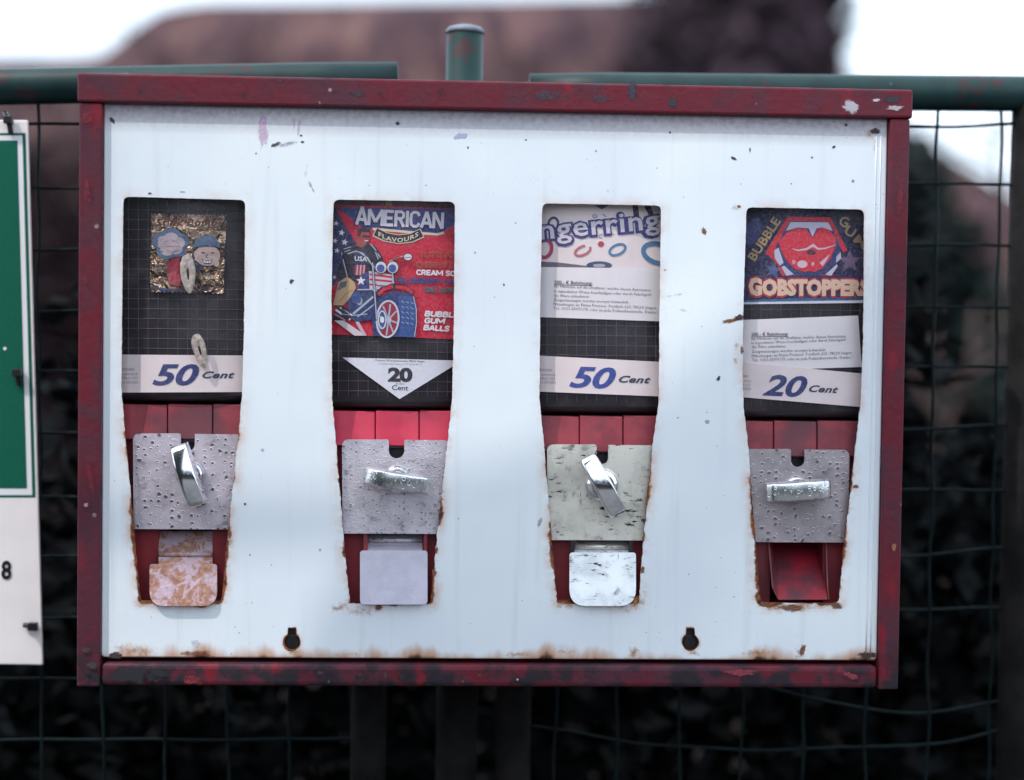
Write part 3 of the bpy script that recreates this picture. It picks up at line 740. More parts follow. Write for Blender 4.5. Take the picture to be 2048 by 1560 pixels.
for i in range(4):
    a, pl, (bt, bb, s1, s2) = AP[i], PL[i], BAND[i]
    red = M['red_bright' if i == 1 else 'red_dull']; deep = M['red_deep']
    ytop, ybot = a['top'][0], a['bot'][0]
    xl0, xr0 = a['L'][0][1] - 16, a['R'][0][1] + 16
    # body: the red housing below the hopper, with its recesses
    body = MB()
    lo_l, lo_r = a['L'][-1][1] - 30, a['R'][-1][1] + 30
    f0 = {0: (317, 425), 1: (728, 853), 2: (1141, 1265), 3: (1540, 1646)}[i]
    ym = pl['b'] - 6
    dB = .024
    body.prism(pp([(lo_l, ym - 30), (lo_l, ybot + 14), (f0[0], ybot + 14), (f0[0], ym - 30)], dB), BACK(.045))
    body.prism(pp([(f0[1], ym - 30), (f0[1], ybot + 14), (lo_r, ybot + 14), (lo_r, ym - 30)], dB), BACK(.045))
    body.prism(pp([(f0[0] + .3, ybot - 2), (f0[0] + .3, ybot + 14), (f0[1] - .3, ybot + 14), (f0[1] - .3, ybot - 2)], dB + .003), BACK(.042))
    body.prism(pp(rectpx(f0[0] + .3, ym - 30, f0[1] - .3, ybot - 2.5), .062), BACK(.006))
    body.prism(pp(rectpx(a['L'][4][1] - 30, bb + 1, a['R'][3][1] + 30, ym - 31), .0245), BACK(.02))
    disp = body.build('dispenser', deep, mach, bevel=.0006, label=LBL[i])
    # red band of three panels above the plate
    xs = [xl0 - 6, s1 - .8, s1 + .8, s2 - .8, s2 + .8, xr0 + 6]
    tilt = 2.0
    for k in range(3):
        q = MB(); x0, x1 = xs[2*k], xs[2*k+1]
        dd = .0165 + (.0012 if k != 1 else 0)
        q.prism([P(x0, bt, dd + .004), P(x0, bb + 10, dd), P(x1, bb + 10 + tilt, dd), P(x1, bt + tilt, dd + .004)], BACK(.02))
        q.build('band_panel', red, disp, bevel=.0008)
    q = MB(); q.prism(pp(rectpx(xl0 - 6, bt - 70, xr0 + 6, bt + 12), .058), BACK(.004)); q.build('recess_back', M['gap'], disp)
    q = MB(); q.prism(pp(rectpx(xl0 - 6, bt - 13, xr0 + 6, bt - 5), .046), BACK(.01)); q.build('inner_ledge', M['red_dull'], disp, bevel=.0006)
    # hopper front with a fine grid
    sf = SURF[i]; q = MB(); nx, ny = 16, 4
    hb = bt - 22
    def hrow(v, u):                                      # bottom edge rounds under
        x = xl0 + (xr0 - xl0) * u; y = (ytop - 20) + (hb - ytop + 20) * v
        return x, y + tilt * u
    for j in range(ny + 1):
        for k in range(nx + 1):
            q.v.append(sf(*hrow(j / ny, k / nx)) + Vector((0, .0012, 0)))
    for j in range(3):                                   # the rounded lip
        for k in range(nx + 1):
            an = R(30 * (j + 1)); q.v.append(sf(*hrow(1, k / nx)) + Vector((0, .0012 + .006 * (1 - math.cos(an)), -.006 * math.sin(an))))
    for j in range(ny + 3):
        for k in range(nx):
            b = j * (nx + 1) + k; q.f.append([b, b + nx + 1, b + nx + 2, b + 1]); q.mi.append(0)
    hop = q.build('hopper', M['hopper'], disp, smooth=True)
    q = MB(); step = 19.8
    x = xl0 + 6
    while x < xr0:
        q.tube([sf(x + (.3 if 0 else 0), ytop - 14 + (hb - ytop + 8) * t / 3) + Vector((0, .0009, 0)) for t in range(4)], .00028, 4, caps=False); x += step
    y = ytop + 6
    while y < hb - 4:
        q.tube([sf(xl0 + (xr0 - xl0) * t / 14, y + tilt * t / 14 * 1.6) + Vector((0, .0009, 0)) for t in range(15)], .00028, 4, caps=False); y += step
    q.build('hopper_grid', M['grid'], hop, kind='stuff')
    # metal plate with the coin notch
    l, c, r, t, bo, nw, nb, rd = pl['l'], pl['c'], pl['r'], pl['t'], pl['b'], pl['nw'], pl['nb'], pl['rad']
    left = [(c - nw, t + .4)]; 
    pts = rounded([(l, t), (l + 1, bo), (r - 2, bo + 1), (r, t + 2), (c + nw, t + 1)], [rd, 3, 3, rd, 5], 6)
    arc = [(c + nw * math.cos(R(q_)), nb - nw + 3 + nw * math.sin(R(q_))) for q_ in range(0, 181, 15)]
    lead = rounded([(c - nw, nb - 20), (c - nw, t), (l + rd + 4, t)], [0, 5, 0], 6)[1:-1]
    q = MB(); q.prism(pp(pts + arc + lead, .0130), BACK(.0022))
    q.build('face_plate', M[pl['mat']], disp, bevel=.0007, seg=3)
    q = MB(); q.prism(pp(rectpx(c - nw - 8, bb + 11, c + nw + 8, nb + 10), .0236), BACK(.0006)); q.build('coin_slot', M['dark'], disp)
    q = MB(); q.prism(pp(rectpx(c - nw - 2, t + 7, c + nw + 2, t + 17), .0195), BACK(.003)); q.build('coin_guide', M['grid'], disp, bevel=.0004)
    make_knob(disp, KNOB[i])
    q = MB(); q.v = [P(x_, y_, .0100) for x_, y_ in ((xl0 + 4, ytop - 10), (xl0 + 4, bt - 18), (xr0 - 4, bt - 16), (xr0 - 4, ytop - 6))]; q.f = [[0, 1, 2, 3]]; q.mi = [0]
    pane = q.build('window_pane', M['pane'], disp)
    if i == 0:
        for cx, cy, rx, ry, ro in ((376, 548, 15, 40, -4), (400, 702, 13, 36, -14)):
            q = MB(); n = 22; rows = [(1.0, 0), (.82, .0007), (.45, .0003), (.30, -.0001)]; b = len(q.v); rr = random.Random(int(cx))
            jit = [1 + .07 * (rr.random() - .5) for _ in range(n)]
            for s_, h_ in rows:
                for k in range(n):
                    t_ = 2 * math.pi * k / n; sx = rx * s_ * (1 if s_ > .5 else .55) * (1 - .25 * math.sin(t_)) * jit[k]; u_, v_ = sx * math.cos(t_), ry * s_ * math.sin(t_) * jit[k]
                    cr, sr = math.cos(R(ro)), math.sin(R(ro))
                    q.v.append(P(cx + u_ * cr - v_ * sr, cy + u_ * sr + v_ * cr, .0098) + Vector((0, -h_, 0)))
            for j in range(3):
                for k in range(n):
                    k2 = (k + 1) % n; q.f.append([b + j*n + k, b + (j+1)*n + k, b + (j+1)*n + k2, b + j*n + k2]); q.mi.append(0)
            q.build('melted_hole', M['scorch'], disp, smooth=True)

# flaps: neck, bend and lobe in one bent sheet
def flap(disp, name, neck, lobe, mat, rad, dn=(.030, .022), dl=(.013, .002), label=None):
    (nl, nr, nt, nbend, nbot), (ll, lr, lt, lb) = neck, lobe
    q = MB(); q.prism([P(nl, nt, dn[0]), P(nl, nbend, dn[1]), P(nr, nbend, dn[1]), P(nr, nt, dn[0])], BACK(.0014))
    q.prism([P(nl, nbend, dn[1] + .0003), P(nl, nbot, dl[0] + .0003), P(nr, nbot, dl[0] + .0003), P(nr, nbend, dn[1] + .0003)], BACK(.0014))
    pts = rounded([(ll, lt), (ll, lb), (lr, lb), (lr, lt)], [7, rad, rad, 7], 7)
    q.prism([P(x, y, dl[0] + (dl[1] - dl[0]) * (y - lt) / (lb - lt)) for x, y in pts], (0, .0016, -.0004))
    return q.build(name, mat, disp, bevel=.0005, label=label)
def hinge(disp, x0, x1, y, d, mat, r=.0019):
    q = MB(); q.tube([P(x0, y, d), P(x1, y + .8, d)], r, 12); q.build('hinge_pin', mat, disp, smooth=True)
D = [o for o in mach.children if o.name.startswith('dispenser')]
flap(D[0], 'flap', (317, 425, 1062, 1106, 1132), (299, 434, 1128, 1212), M['flap_rust'], 30, label='rusty steel flap')
flap(D[1], 'flap', (735, 845, 1066, 1090, 1104), (720, 855, 1101, 1209), M['flap_grey'], 9, label='square grey flap')
flap(D[2], 'flap', (1149, 1257, 1082, 1098, 1110), (1139, 1272, 1105, 1212), M['flap_white'], 34, label='worn white flap with rounded corners')
for x0, x1, y0, y1, i in ((727, 735, 1064, 1102, 1), (847, 854.5, 1065, 1102, 1)):
    q = MB(); q.prism(pp(rectpx(x0, y0, x1, y1), .0150), BACK(.012)); q.build('hinge_tab', M['red_dull'], D[i], bevel=.0004)
for x0, x1 in ((1141, 1149), (1258, 1266)):
    q = MB(); q.prism(pp(rectpx(x0, 1072, x1, 1108), .0138), BACK(.0012)); q.build('hinge_tab', M['dark'], D[2], bevel=.0004)
for x0, x1 in ((1140, 1149.5), (1257.5, 1266)):
    pass
hinge(D[0], 318, 424, 1109, .0205, M['flap_rust']); hinge(D[1], 736, 845, 1080, .0235, M['plate1']); hinge(D[2], 1150, 1257, 1093, .0215, M['plate2'], .0022)
# open chute of the last dispenser
q = MB(); q.prism([P(1543, 1082, .055), P(1556, 1199, .010), P(1656, 1199, .010), P(1641, 1082, .055)], (0, .002, -.0014)); q.build('chute_floor', M['stained_red'], D[3], bevel=.0006)
q = MB(); q.prism([P(1536, 1082, .0215), P(1544, 1175, .0125), P(1556, 1199, .0120), P(1557, 1196, .014), P(1545, 1082, .050)], (.0010, 0, 0)); q.build('chute_wall', M['red_dull'], D[3])
q = MB(); q.prism([P(1651, 1082, .0215), P(1654, 1175, .0125), P(1657, 1199, .0120), P(1656, 1196, .014), P(1641, 1082, .050)], (.0010, 0, 0)); q.build('chute_wall', M['red_dull'], D[3])

# ================================================================== cards and labels behind the windows
NAVY, BLUE, WHT, CREAM, REDI, BLK = (.035, .040, .13), (.05, .07, .25), (.78, .76, .78), (.72, .60, .42), (.60, .018, .045), (.018, .018, .028)
INKB = (.040, .055, .17)

# --- foil sachet, first window
class Foil:
    def __call__(s, x, y):
        p = SURF[0](x, y)
        h = mnoise.noise(Vector((x * .03, y * .03, 3))) * .0012 + mnoise.noise(Vector((x * .075, y * .075, 7))) * .0005
        u, v = (x - 378) / 77, (y - 507) / 80
        return p + Vector((0, -.0012 - .0026 * max(0, (1 - u * u) * (1 - v * v)) - h, 0))
foil = Foil()
g = MB(); n = 36
q0, q1, q2, q3 = Vector((303, 428)), Vector((454, 430)), Vector((447, 587)), Vector((301, 584))
for j in range(n + 1):
    for i in range(n + 1):
        u, v = i / n, j / n; p = (q0*(1-u)+q1*u)*(1-v) + (q3*(1-u)+q2*u)*v
        if j in (0, n): p.y += 1.6 * (1 if i % 2 else -1)
        g.v.append(foil(p.x, p.y))
for j in range(n):
    for i in range(n):
        a = j*(n+1)+i; g.f.append([a, a+n+1, a+n+2, a+1]); g.mi.append(0)
sach = g.build('foil_sachet', M['foil'], smooth=True, origin=foil(375, 586))
tag(sach, 'crinkled bronze foil sachet with cartoon print in the leftmost window', 'sachet')
k = Ink(220, 370, .28846)
mv = (.16, .035, .045)
k.text('Stink Bomb', (322, 285), (745, 282), 48, (.075, .012, .012), .022, .22, 2, 1.12); k.up()
bl, sk, cl = (.075, .12, .19), (.46, .33, .29), (.38, .31, .33)
for cx, cy, r in ((360, 390, 62), (425, 365, 68), (490, 395, 58), (400, 450, 66), (470, 445, 60)): k.ell(cx, cy, r + 8, r, bl)
k.up()
for cx, cy, r in ((372, 400, 46), (428, 382, 52), (478, 405, 44), (405, 445, 50), (462, 440, 46)): k.ell(cx, cy, r + 4, r - 2, cl)
k.up()
k.line([(380, 400), (420, 380), (470, 395), (490, 430), (440, 425), (395, 430)], 5, (.27, .15, .16)); k.line([(400, 455), (440, 470), (480, 455)], 5, (.27, .15, .16))
k.poly([(400, 540), (440, 505), (490, 500), (500, 700), (420, 690), (405, 640)], (.30, .035, .05))
k.poly([(575, 470), (640, 480), (650, 590), (590, 600)], (.03, .035, .07))
k.up(); k.poly([(410, 615), (470, 600), (500, 660), (480, 705), (420, 690)], (.42, .07, .09)); k.line([(400, 545), (440, 507), (490, 500)], 5, BLK)
k.ell(680, 490, 88, 72, sk); k.ell(605, 480, 18, 26, sk); k.up()
k.poly([(580, 440), (600, 380), (650, 350), (715, 350), (765, 400), (765, 440), (720, 425), (650, 425)], bl); k.line([(590, 440), (650, 425), (720, 425), (768, 442)], 7, BLK)
k.line([(640, 470), (665, 475)], 8, BLK); k.line([(700, 478), (725, 470)], 8, BLK); k.line([(680, 480), (672, 505), (690, 510)], 5, BLK)
k.poly([(640, 510), (665, 525), (700, 525), (720, 510), (700, 550), (660, 548)], BLK); k.up()
k.poly([(650, 520), (668, 530), (698, 530), (710, 522), (697, 543), (662, 542)], WHT); k.up(); k.line([(672, 528), (672, 544)], 3, BLK); k.line([(688, 528), (688, 544)], 3, BLK)
k.ell(738, 535, 22, 36, sk, -20); k.line([(728, 505), (722, 540), (740, 570)], 4, BLK)
k.line([(320, 560), (370, 555), (410, 580), (360, 598), (330, 580)], 6, (.09, .07, .08)); k.line([(290, 700), (370, 725), (470, 735), (600, 740), (760, 712)], [4, 18, 8, 6, 4], (.05, .08, .2)); k.line([(600, 690), (680, 710)], 6, BLK)
k.build('cartoon_print', foil, sach, .0001)

def price(idx, quad, num, nq, cent, small, label, tiltpx):
    c = card('price_card', quad, SURF[idx], M['paper'], label, 'price label', 'price labels behind the windows', off=-.0009)
    sf = lambda x, y: SURF[idx](x, y) + Vector((0, -.0009, 0))
    k = Ink(); (x0, x1, yb, h) = nq
    k.text(num, (x0, yb), (x1, yb + tiltpx * (x1 - x0)), h, INKB if idx != 2 else (.05, .08, .30), .028, .30, 4, .98)
    k.build('price_digits', sf, c)
    k = Ink(); (x0, x1, yb, h) = cent
    k.text('Cent', (x0, yb), (x1, yb + tiltpx * (x1 - x0)), h, (.05, .055, .10), .032, .38, 3, 1.08)
    for gx in (.0,): k.line([(x0 + 3, yb - 1), (x0 + 12, yb)], 1.6, (.05, .055, .10))
    k.build('price_word', sf, c)
    k = Ink()
    for s_, x0_, x1_, y_ in small: k.text(s_, (x0_, y_), (x1_, y_ + tiltpx * 25), 5.2, (.30, .27, .31), 0, 0, 1)
    k.build('small_print', sf, c)
    return c
price(0, [(238, 709), (494, 711), (494, 784), (238, 785)], '50', (305, 399, 769, 40), (405, 470, 756, 13),
      [('PREISNER', 236, 270, 741), ('Warenvertrieb', 232, 276, 750), ('Postfach 623', 236, 276, 758), ('78206 SINGEN', 234, 277, 767)],
      'beige 50 Cent price label under the foil sachet', .0)
price(2, [(1074, 711), (1326, 724), (1326, 793), (1074, 783)], '50', (1138, 1231, 773, 40), (1237, 1301, 764, 13),
      [('PREISNER', 1076, 1104, 742), ('Warenvertrieb', 1068, 1111, 751), ('Postfach 623', 1072, 1110, 758.5), ('78206 SINGEN', 1070, 1111, 766.5)],
      'white 50 Cent price label under the finger ring card', .035)
price(3, [(1480, 724), (1734, 748), (1734, 815), (1480, 794)], '20', (1524, 1613, 789, 40), (1617, 1676, 783, 13),
      [('PREISNER', 1471, 1496, 754), ('Warenvertrieb', 1463, 1502, 763), ('Postfach 623', 1466, 1500, 771), ('78206 SINGEN', 1466, 1501, 779)],
      'tilted white 20 Cent price label under the gobstopper card', .05)
# triangular price label
s1 = lambda x, y: SURF[1](x, y) + Vector((0, -.0009, 0))
k = Ink(640, 380, .28846); k.layer = 0
k.poly([(157, 1161), (552, 1449), (985, 1183)], (.78, .76, .79))
gm = empty('price_card', SURF[1](799, 798), 'white triangular 20 Cent price label pointing down', 'price label', 'price labels behind the windows')
k.build('card_sheet', s1, gm)
k = Ink(640, 380, .28846); k.text('20', (470, 1322), (641, 1326), 88, BLK, .05, 0, 4, .95); k.build('price_digits', s1, gm)
k = Ink(640, 380, .28846); k.text('Cent', (499, 1386), (612, 1389), 34, BLK, .012, 0, 3); k.build('price_word', s1, gm)
k = Ink(640, 380, .28846); k.text('Preisner Warenautomaten 78206 Singen', (386, 1186), (726, 1194), 13, (.06, .06, .07), .01, 0, 1)
k.text('Postfach 623 Telefon 0 77 31/94 45 79', (410, 1210), (706, 1216), 12, (.22, .2, .23), 0, 0, 1); k.text('EURO', (528, 1350), (586, 1351), 15, (.25, .23, .26), 0, 0, 1); k.build('small_print', s1, gm)

# --- American flavours poster, second window
c = card('poster_card', [(654, 393), (920, 397), (918, 679), (654, 668)], SURF[1], M['print'], 'red advertising card with biker and chrome motorcycle above triangular price label', 'advertising card', 'advertising cards behind the windows', nx=16)
k = Ink(640, 380, .28846); k.layer = 0
k.poly([(50, 45), (970, 62), (965, 1036), (50, 1000)], REDI); k.up()
k.poly([(40, 40), (980, 60), (980, 132), (40, 100)], (.13, .03, .05)); k.poly([(450, 60), (500, 62), (500, 110), (455, 108)], (.30, .22, .08))
k.poly([(40, 100), (120, 130), (245, 360), (190, 560), (40, 720)], (.035, .04, .12))
k.poly([(110, 118), (980, 135), (980, 215), (915, 250), (880, 270), (845, 312), (800, 318), (700, 305), (360, 272), (245, 262), (200, 212), (160, 190)], (.045, .055, .20)); k.up()
def star(cx, cy, r, col=WHT, rot=0):
    k.poly([(cx + (r if i % 2 == 0 else r * .42) * math.sin(R(36 * i + rot)), cy - (r if i % 2 == 0 else r * .42) * math.cos(R(36 * i + rot))) for i in range(10)], col)
for s_ in ((112, 232, 20), (150, 296, 24), (105, 352, 20), (172, 362, 26), (118, 420, 22), (160, 440, 18), (100, 605, 16)): star(*s_, rot=12)
k.poly([(110, 128), (150, 145), (290, 262), (240, 330), (205, 300)], REDI)
k.line([(365, 270), (560, 287), (700, 300), (815, 308), (860, 296)], 17, CREAM); k.up()
hfun = lambda u: 150 - 36 * min(1, u * 5)
k.block('AMERICAN', (240, 248), (858, 280), lambda u: 146 - 28 * min(1, u * 7), (.02, .02, .07), 31); k.up()
k.block('AMERICAN', (246, 240), (856, 269), lambda u: 138 - 26 * min(1, u * 7), (.74, .68, .72), 21)
rib = [(385, 285), (460, 318), (545, 332), (630, 322), (700, 292)]
k.line([(378, 290), (455, 326), (545, 342), (635, 332), (710, 298)], 66, CREAM); k.up(); k.line([(384, 290), (457, 325), (545, 341), (633, 331), (704, 298)], 54, BLK); k.up()
def arc(p, u): return Vector((p.x, p.y + 44 * (1 - (2*u - 1) ** 2) - 4 * u))
k.text('FLAVOURS', (405, 318), (682, 322), 30, CREAM, .02, 0, 2, 1.1, warp=arc)
G1, G2, OR = (.30, .06, .07), (.05, .06, .2), (.50, .16, .05)
k.block('TUTTI FRUTTI', (690, 470), (1060, 478), 40, OR, 12); k.block('CHERRY COLA', (665, 538), (1040, 545), 38, OR, 12); k.up()
k.block('TUTTI FRUTTI', (690, 469), (1060, 477), 38, (.50, .03, .05), 6); k.block('CHERRY COLA', (665, 537), (1040, 544), 36, (.42, .03, .05), 6)
k.block('CREAM SODA', (667, 588), (1010, 600), 35, WHT, 9.5); k.block('BLUEBERRY MUFFIN', (540, 640), (1060, 662), 36, G2, 10.5); k.block('BIG APPLE', (726, 708), (985, 718), 36, (.10, .11, .12), 11)
k.block('BUBBLE', (722, 874), (962, 886), 36, WHT, 11, .2); k.block('GUM', (720, 922), (862, 928), 36, WHT, 11, .2); k.block('BALLS', (714, 970), (894, 980), 36, WHT, 11, .2)
# rider
JK, SK, BD = (.016, .018, .035), (.36, .07, .06), (.04, .08, .22)
k.poly([(130, 640), (120, 560), (160, 470), (150, 420), (200, 375), (255, 365), (330, 365), (390, 395), (430, 455), (445, 510), (380, 530), (340, 610), (220, 640)], JK); k.up()
k.poly([(250, 385), (262, 330), (340, 320), (325, 372), (290, 400)], SK); k.ell(302, 318, 44, 54, SK, 8); k.up()
k.poly([(258, 320), (258, 275), (290, 262), (345, 270), (352, 300), (335, 292), (290, 290), (275, 325)], (.05, .02, .03)); k.line([(295, 318), (345, 326)], 11, BLK); k.line([(310, 352), (335, 352)], 6, WHT); k.line([(320, 322), (326, 345)], 4, (.16, .03, .04))
k.poly([(238, 425), (330, 425), (335, 510), (250, 520)], (.03, .035, .11)); k.up(); k.text('USA', (240, 490), (326, 496), 32, WHT, .02)
k.poly([(245, 520), (320, 520), (310, 590), (240, 590)], (.45, .03, .06)); k.up()
for x in (262, 285, 308): k.line([(x, 520), (x - 6, 590)], 8, (.55, .48, .52))
for a_, b_ in (((165, 410), (215, 395)), ((170, 430), (210, 415)), ((350, 375), (390, 420)), ((385, 430), (405, 480)), ((160, 480), (190, 600)), ((400, 440), (420, 470))): k.line([a_, b_], 7, (.45, .45, .52))
k.line([(270, 430), (330, 470), (350, 500)], 6, WHT)
k.poly([(90, 800), (130, 640), (190, 600), (240, 640), (250, 680), (200, 760), (160, 800)], (.58, .38, .20)); k.up(); k.poly([(120, 700), (140, 640), (190, 630), (180, 670), (140, 690)], (.10, .13, .13)); k.line([(130, 780), (180, 720), (230, 690)], 6, (.42, .22, .10))
# motorcycle
k.poly([(190, 770), (260, 690), (420, 690), (420, 830), (370, 900), (250, 915), (200, 880)], (.03, .05, .14)); k.up()
k.ell(250, 745, 32, 42, BD); k.ell(275, 770, 20, 30, (.35, .38, .45)); k.up(); k.ell(268, 760, 18, 26, BD); k.line([(230, 860), (300, 800), (370, 740)], 14, (.45, .48, .55)); k.line([(260, 880), (330, 830), (380, 790)], 9, (.42, .45, .55)); k.line([(150, 860), (230, 870), (330, 860)], 7, (.4, .42, .5))
k.poly([(85, 900), (110, 820), (160, 800), (230, 870), (200, 900)], (.02, .02, .04)); k.line([(110, 830), (210, 900)], 15, WHT); k.line([(105, 860), (180, 905)], 9, (.5, .2, .22)); k.line([(140, 815), (225, 870)], 10, WHT)
k.poly([(100, 905), (165, 905), (320, 1010), (240, 1010)], (.66, .58, .60)); k.poly([(245, 915), (270, 912), (325, 1010), (300, 1010)], (.55, .45, .50))
k.poly([(255, 690), (265, 620), (300, 580), (340, 562), (345, 690)], (.04, .05, .17)); k.poly([(340, 562), (420, 575), (510, 590), (515, 650), (400, 690), (345, 690)], (.62, .55, .60)); k.up()
star(285, 630, 34); k.line([(345, 585), (500, 605)], 14, REDI); k.line([(345, 620), (500, 635)], 14, REDI); k.line([(345, 655), (440, 660)], 12, REDI)
k.poly([(360, 900), (370, 800), (420, 740), (500, 700), (640, 715), (672, 800), (670, 960), (655, 1024), (370, 1012)], (.03, .045, .15)); k.up()
k.poly([(540, 740), (640, 735), (665, 830), (650, 1020), (545, 1016), (560, 880)], (.04, .09, .26)); k.up()
for r_ in range(5):
    for c_ in range(3): k.line([(565 + c_ * 32, 770 + r_ * 36 + c_ * 4), (585 + c_ * 32, 782 + r_ * 36 + c_ * 4)], 5, (.34, .38, .52))
k.line([(648, 740), (668, 830), (668, 930), (655, 1018)], 6, (.5, .52, .62))
k.ell(470, 895, 76, 126, (.32, .02, .05), 4); k.up(); k.ring(470, 895, 76, 126, 13, (.60, .60, .66), 4)
for a_ in range(0, 360, 45): k.line([(475, 900), (475 + 66 * math.cos(R(a_ + 12)), 900 + 112 * math.sin(R(a_ + 12)))], 11, (.42, .45, .52))
k.ell(432, 900, 34, 72, (.05, .09, .24)); k.up(); k.ring(432, 900, 26, 60, 9, (.62, .64, .70)); k.ell(432, 900, 14, 22, WHT); k.ell(480, 902, 16, 20, (.5, .5, .55))
k.line([(400, 735), (430, 690), (500, 665), (590, 672), (650, 718)], 34, BLK); k.up(); k.line([(408, 726), (440, 690), (505, 670), (590, 678), (642, 712)], 24, REDI)
for x0_, x1_ in ((365, 392), (505, 520)): k.line([(x0_, 500), (x0_ + 14, 700), (x1_, 905) if x0_ < 400 else (512, 650)], 17, BLK)
k.up(); k.line([(365, 505), (379, 700), (394, 900)], 9, (.42, .46, .58)); k.line([(502, 570), (512, 650)], 8, (.42, .46, .58)); k.line([(395, 650), (470, 655)], 16, (.5, .52, .6)); k.line([(395, 700), (360, 690), (260, 692)], 8, (.45, .48, .55))
k.line([(190, 445), (250, 425), (300, 440), (345, 500), (400, 560)], 9, (.35, .38, .45)); k.line([(480, 500), (530, 470), (580, 460)], 9, (.38, .35, .42)); k.line([(500, 480), (545, 500), (590, 505)], 6, BLK)
for hx in (424, 505): k.ell(hx, 538, 43, 45, BLK)
k.up()
for hx in (424, 505): k.ell(hx, 538, 38, 40, (.70, .64, .62))
k.up()
for hx in (422, 503): k.ell(hx, 545, 27, 28, (.06, .10, .30))
k.ell(610, 466, 33, 27, BLK); k.up(); k.ell(610, 466, 28, 22, (.72, .70, .72)); k.line([(585, 472), (635, 468)], 7, (.2, .22, .3))
k.ell(535, 470, 22, 14, SK, -25)
k.build('biker_poster_print', SURF[1], c)
for q in c.data.color_attributes: pass
at = c.data.color_attributes.new('ink', 'FLOAT_COLOR', 'POINT'); at.data.foreach_set('color', [*REDI, 1] * len(c.data.vertices))

# --- finger ring card and reward notice, third window
c = card('poster_card', [(1074, 398), (1332, 406), (1332, 540), (1074, 538)], SURF[2], M['paper'], 'pale advertising card printed with coloured finger rings', 'advertising card', 'advertising cards behind the windows')
k = Ink(1060, 390, .28205)
LV, VIO = (.62, .50, .55), (.055, .055, .20)
k.poly([(40, 470), (200, 478), (420, 505), (600, 520), (950, 535), (950, 560), (40, 540)], (.16, .13, .16)); k.poly([(725, 60), (765, 60), (775, 160), (735, 165)], (.035, .03, .06)); k.poly([(800, 60), (850, 62), (880, 150), (845, 150)], (.035, .03, .06)); k.poly([(450, 70), (560, 72), (510, 102)], (.08, .10, .25))
k.ell(490, 500, 92, 30, (.05, .09, .16)); k.up(); k.ell(490, 500, 45, 12, (.45, .40, .44))
k.ring(374, 395, 58, 30, 17, (.52, .16, .19), -24, a0=-10, a1=300); k.ring(620, 388, 60, 34, 17, (.09, .22, .35), -24); k.ell(503, 348, 22, 20, (.50, .06, .10))
k.ring(905, 415, 105, 66, 34, (.08, .20, .34), 18); k.ring(105, 380, 48, 64, 26, (.45, .06, .10), 10); k.ring(165, 205, 34, 44, 18, (.06, .07, .16), 10)
k.ring(460, 150, 15, 10, 6, (.2, .2, .32)); k.line([(515, 135), (540, 155)], 7, (.2, .2, .32)); k.ring(505, 292, 16, 12, 6, (.3, .3, .42), a0=60, a1=300); k.line([(570, 270), (600, 280)], 5, (.3, .3, .42)); k.up()
k.up(); k.text('fingerring', (-72, 332), (928, 240), 144, VIO, .078, 0, 2, 1.06); k.up(); k.text('fingerring', (-64, 327), (924, 236), 138, (.70, .62, .66), .014, 0, 2, 1.06)
k.build('finger_ring_print', SURF[2], c)

NOTE = ['f\u00fcr Hinweise auf die Straft\u00e4ter, welche diesen Automaten', 'in irgendeiner Weise besch\u00e4digen oder durch Falschgeld', 'die Ware entnehmen.',
        'Zeugenaussagen werden anonym behandelt.', 'Mitteilungen an Firma Preisner, Postfach 623, 78224 Singen,', 'Tel.: 0151-55971175 oder an jede Polizeidienststelle. Danke !']
def notice(idx, quad, ox, oy, kk, head, lines, label):
    off = -.0006
    c = card('reward_notice', quad, SURF[idx], M['white_card'], label, 'paper notice', 'reward notices behind the windows', off=off)
    sf = lambda x, y: SURF[idx](x, y) + Vector((0, off, 0))
    k = Ink(ox, oy, kk); (a, b, h) = head
    k.text('200.- \u20ac Belohnung:', a, b, h, (.045, .04, .055), .010, 0, 2); k.line([(a[0], a[1] + 6), (b[0], b[1] + 6)], 4, (.05, .045, .06)); k.build('heading', sf, c)
    k = Ink(ox, oy, kk)
    for t_, (a, b) in zip(NOTE, lines): k.text(t_, a, b, 20, (.13, .115, .14), 0, 0, 1)
    k.build('body_text', sf, c)
notice(2, [(1074, 534), (1328, 537), (1326, 643), (1074, 634)], 1060, 390, .28205, ((172, 630), (442, 637), 24),
       [((170, 655), (856, 684)), ((168, 690), (856, 716)), ((168, 722), (424, 729)), ((166, 752), (700, 769)), ((164, 782), (898, 810)), ((164, 812), (905, 841))],
       'white reward notice in German with curved lower edge below the finger ring card')
notice(3, [(1481, 640), (1716, 631), (1723, 734), (1480, 742)], 1460, 390, .28846, ((147, 978), (402, 974), 24),
       [((147, 1006), (800, 988)), ((147, 1035), (798, 1012)), ((149, 1062), (390, 1057)), ((150, 1095), (664, 1082)), ((150, 1126), (848, 1102)), ((152, 1154), (845, 1134))],
       'white reward notice in German tucked between gobstopper card and 20 Cent label')

# --- gobstopper card, fourth window
c = card('poster_card', [(1480, 405), (1736, 412), (1736, 605), (1480, 608)], SURF[3], M['print'], 'dark blue advertising card with big red lips and gobstopper lettering', 'advertising card', 'advertising cards behind the windows')
at = c.data.color_attributes.new('ink', 'FLOAT_COLOR', 'POINT'); at.data.foreach_set('color', [.020, .022, .065, 1] * len(c.data.vertices))
k = Ink(1460, 390, .28846)
k.poly([(80, 725), (950, 705), (950, 730), (80, 745)], (.05, .13, .26)); k.poly([(80, 742), (950, 728), (950, 748), (80, 758)], (.68, .66, .70))
k.poly([(85, 560), (940, 560), (940, 715), (85, 730)], (.03, .025, .08))
for s_ in ((300, 520, 62, 12), (830, 460, 85, 0)): star(*s_[:3], (.07, .10, .22) if s_[0] < 500 else (.15, .09, .16), s_[3])
k.ell(160, 250, 55, 100, (.045, .055, .14), 20); k.up()
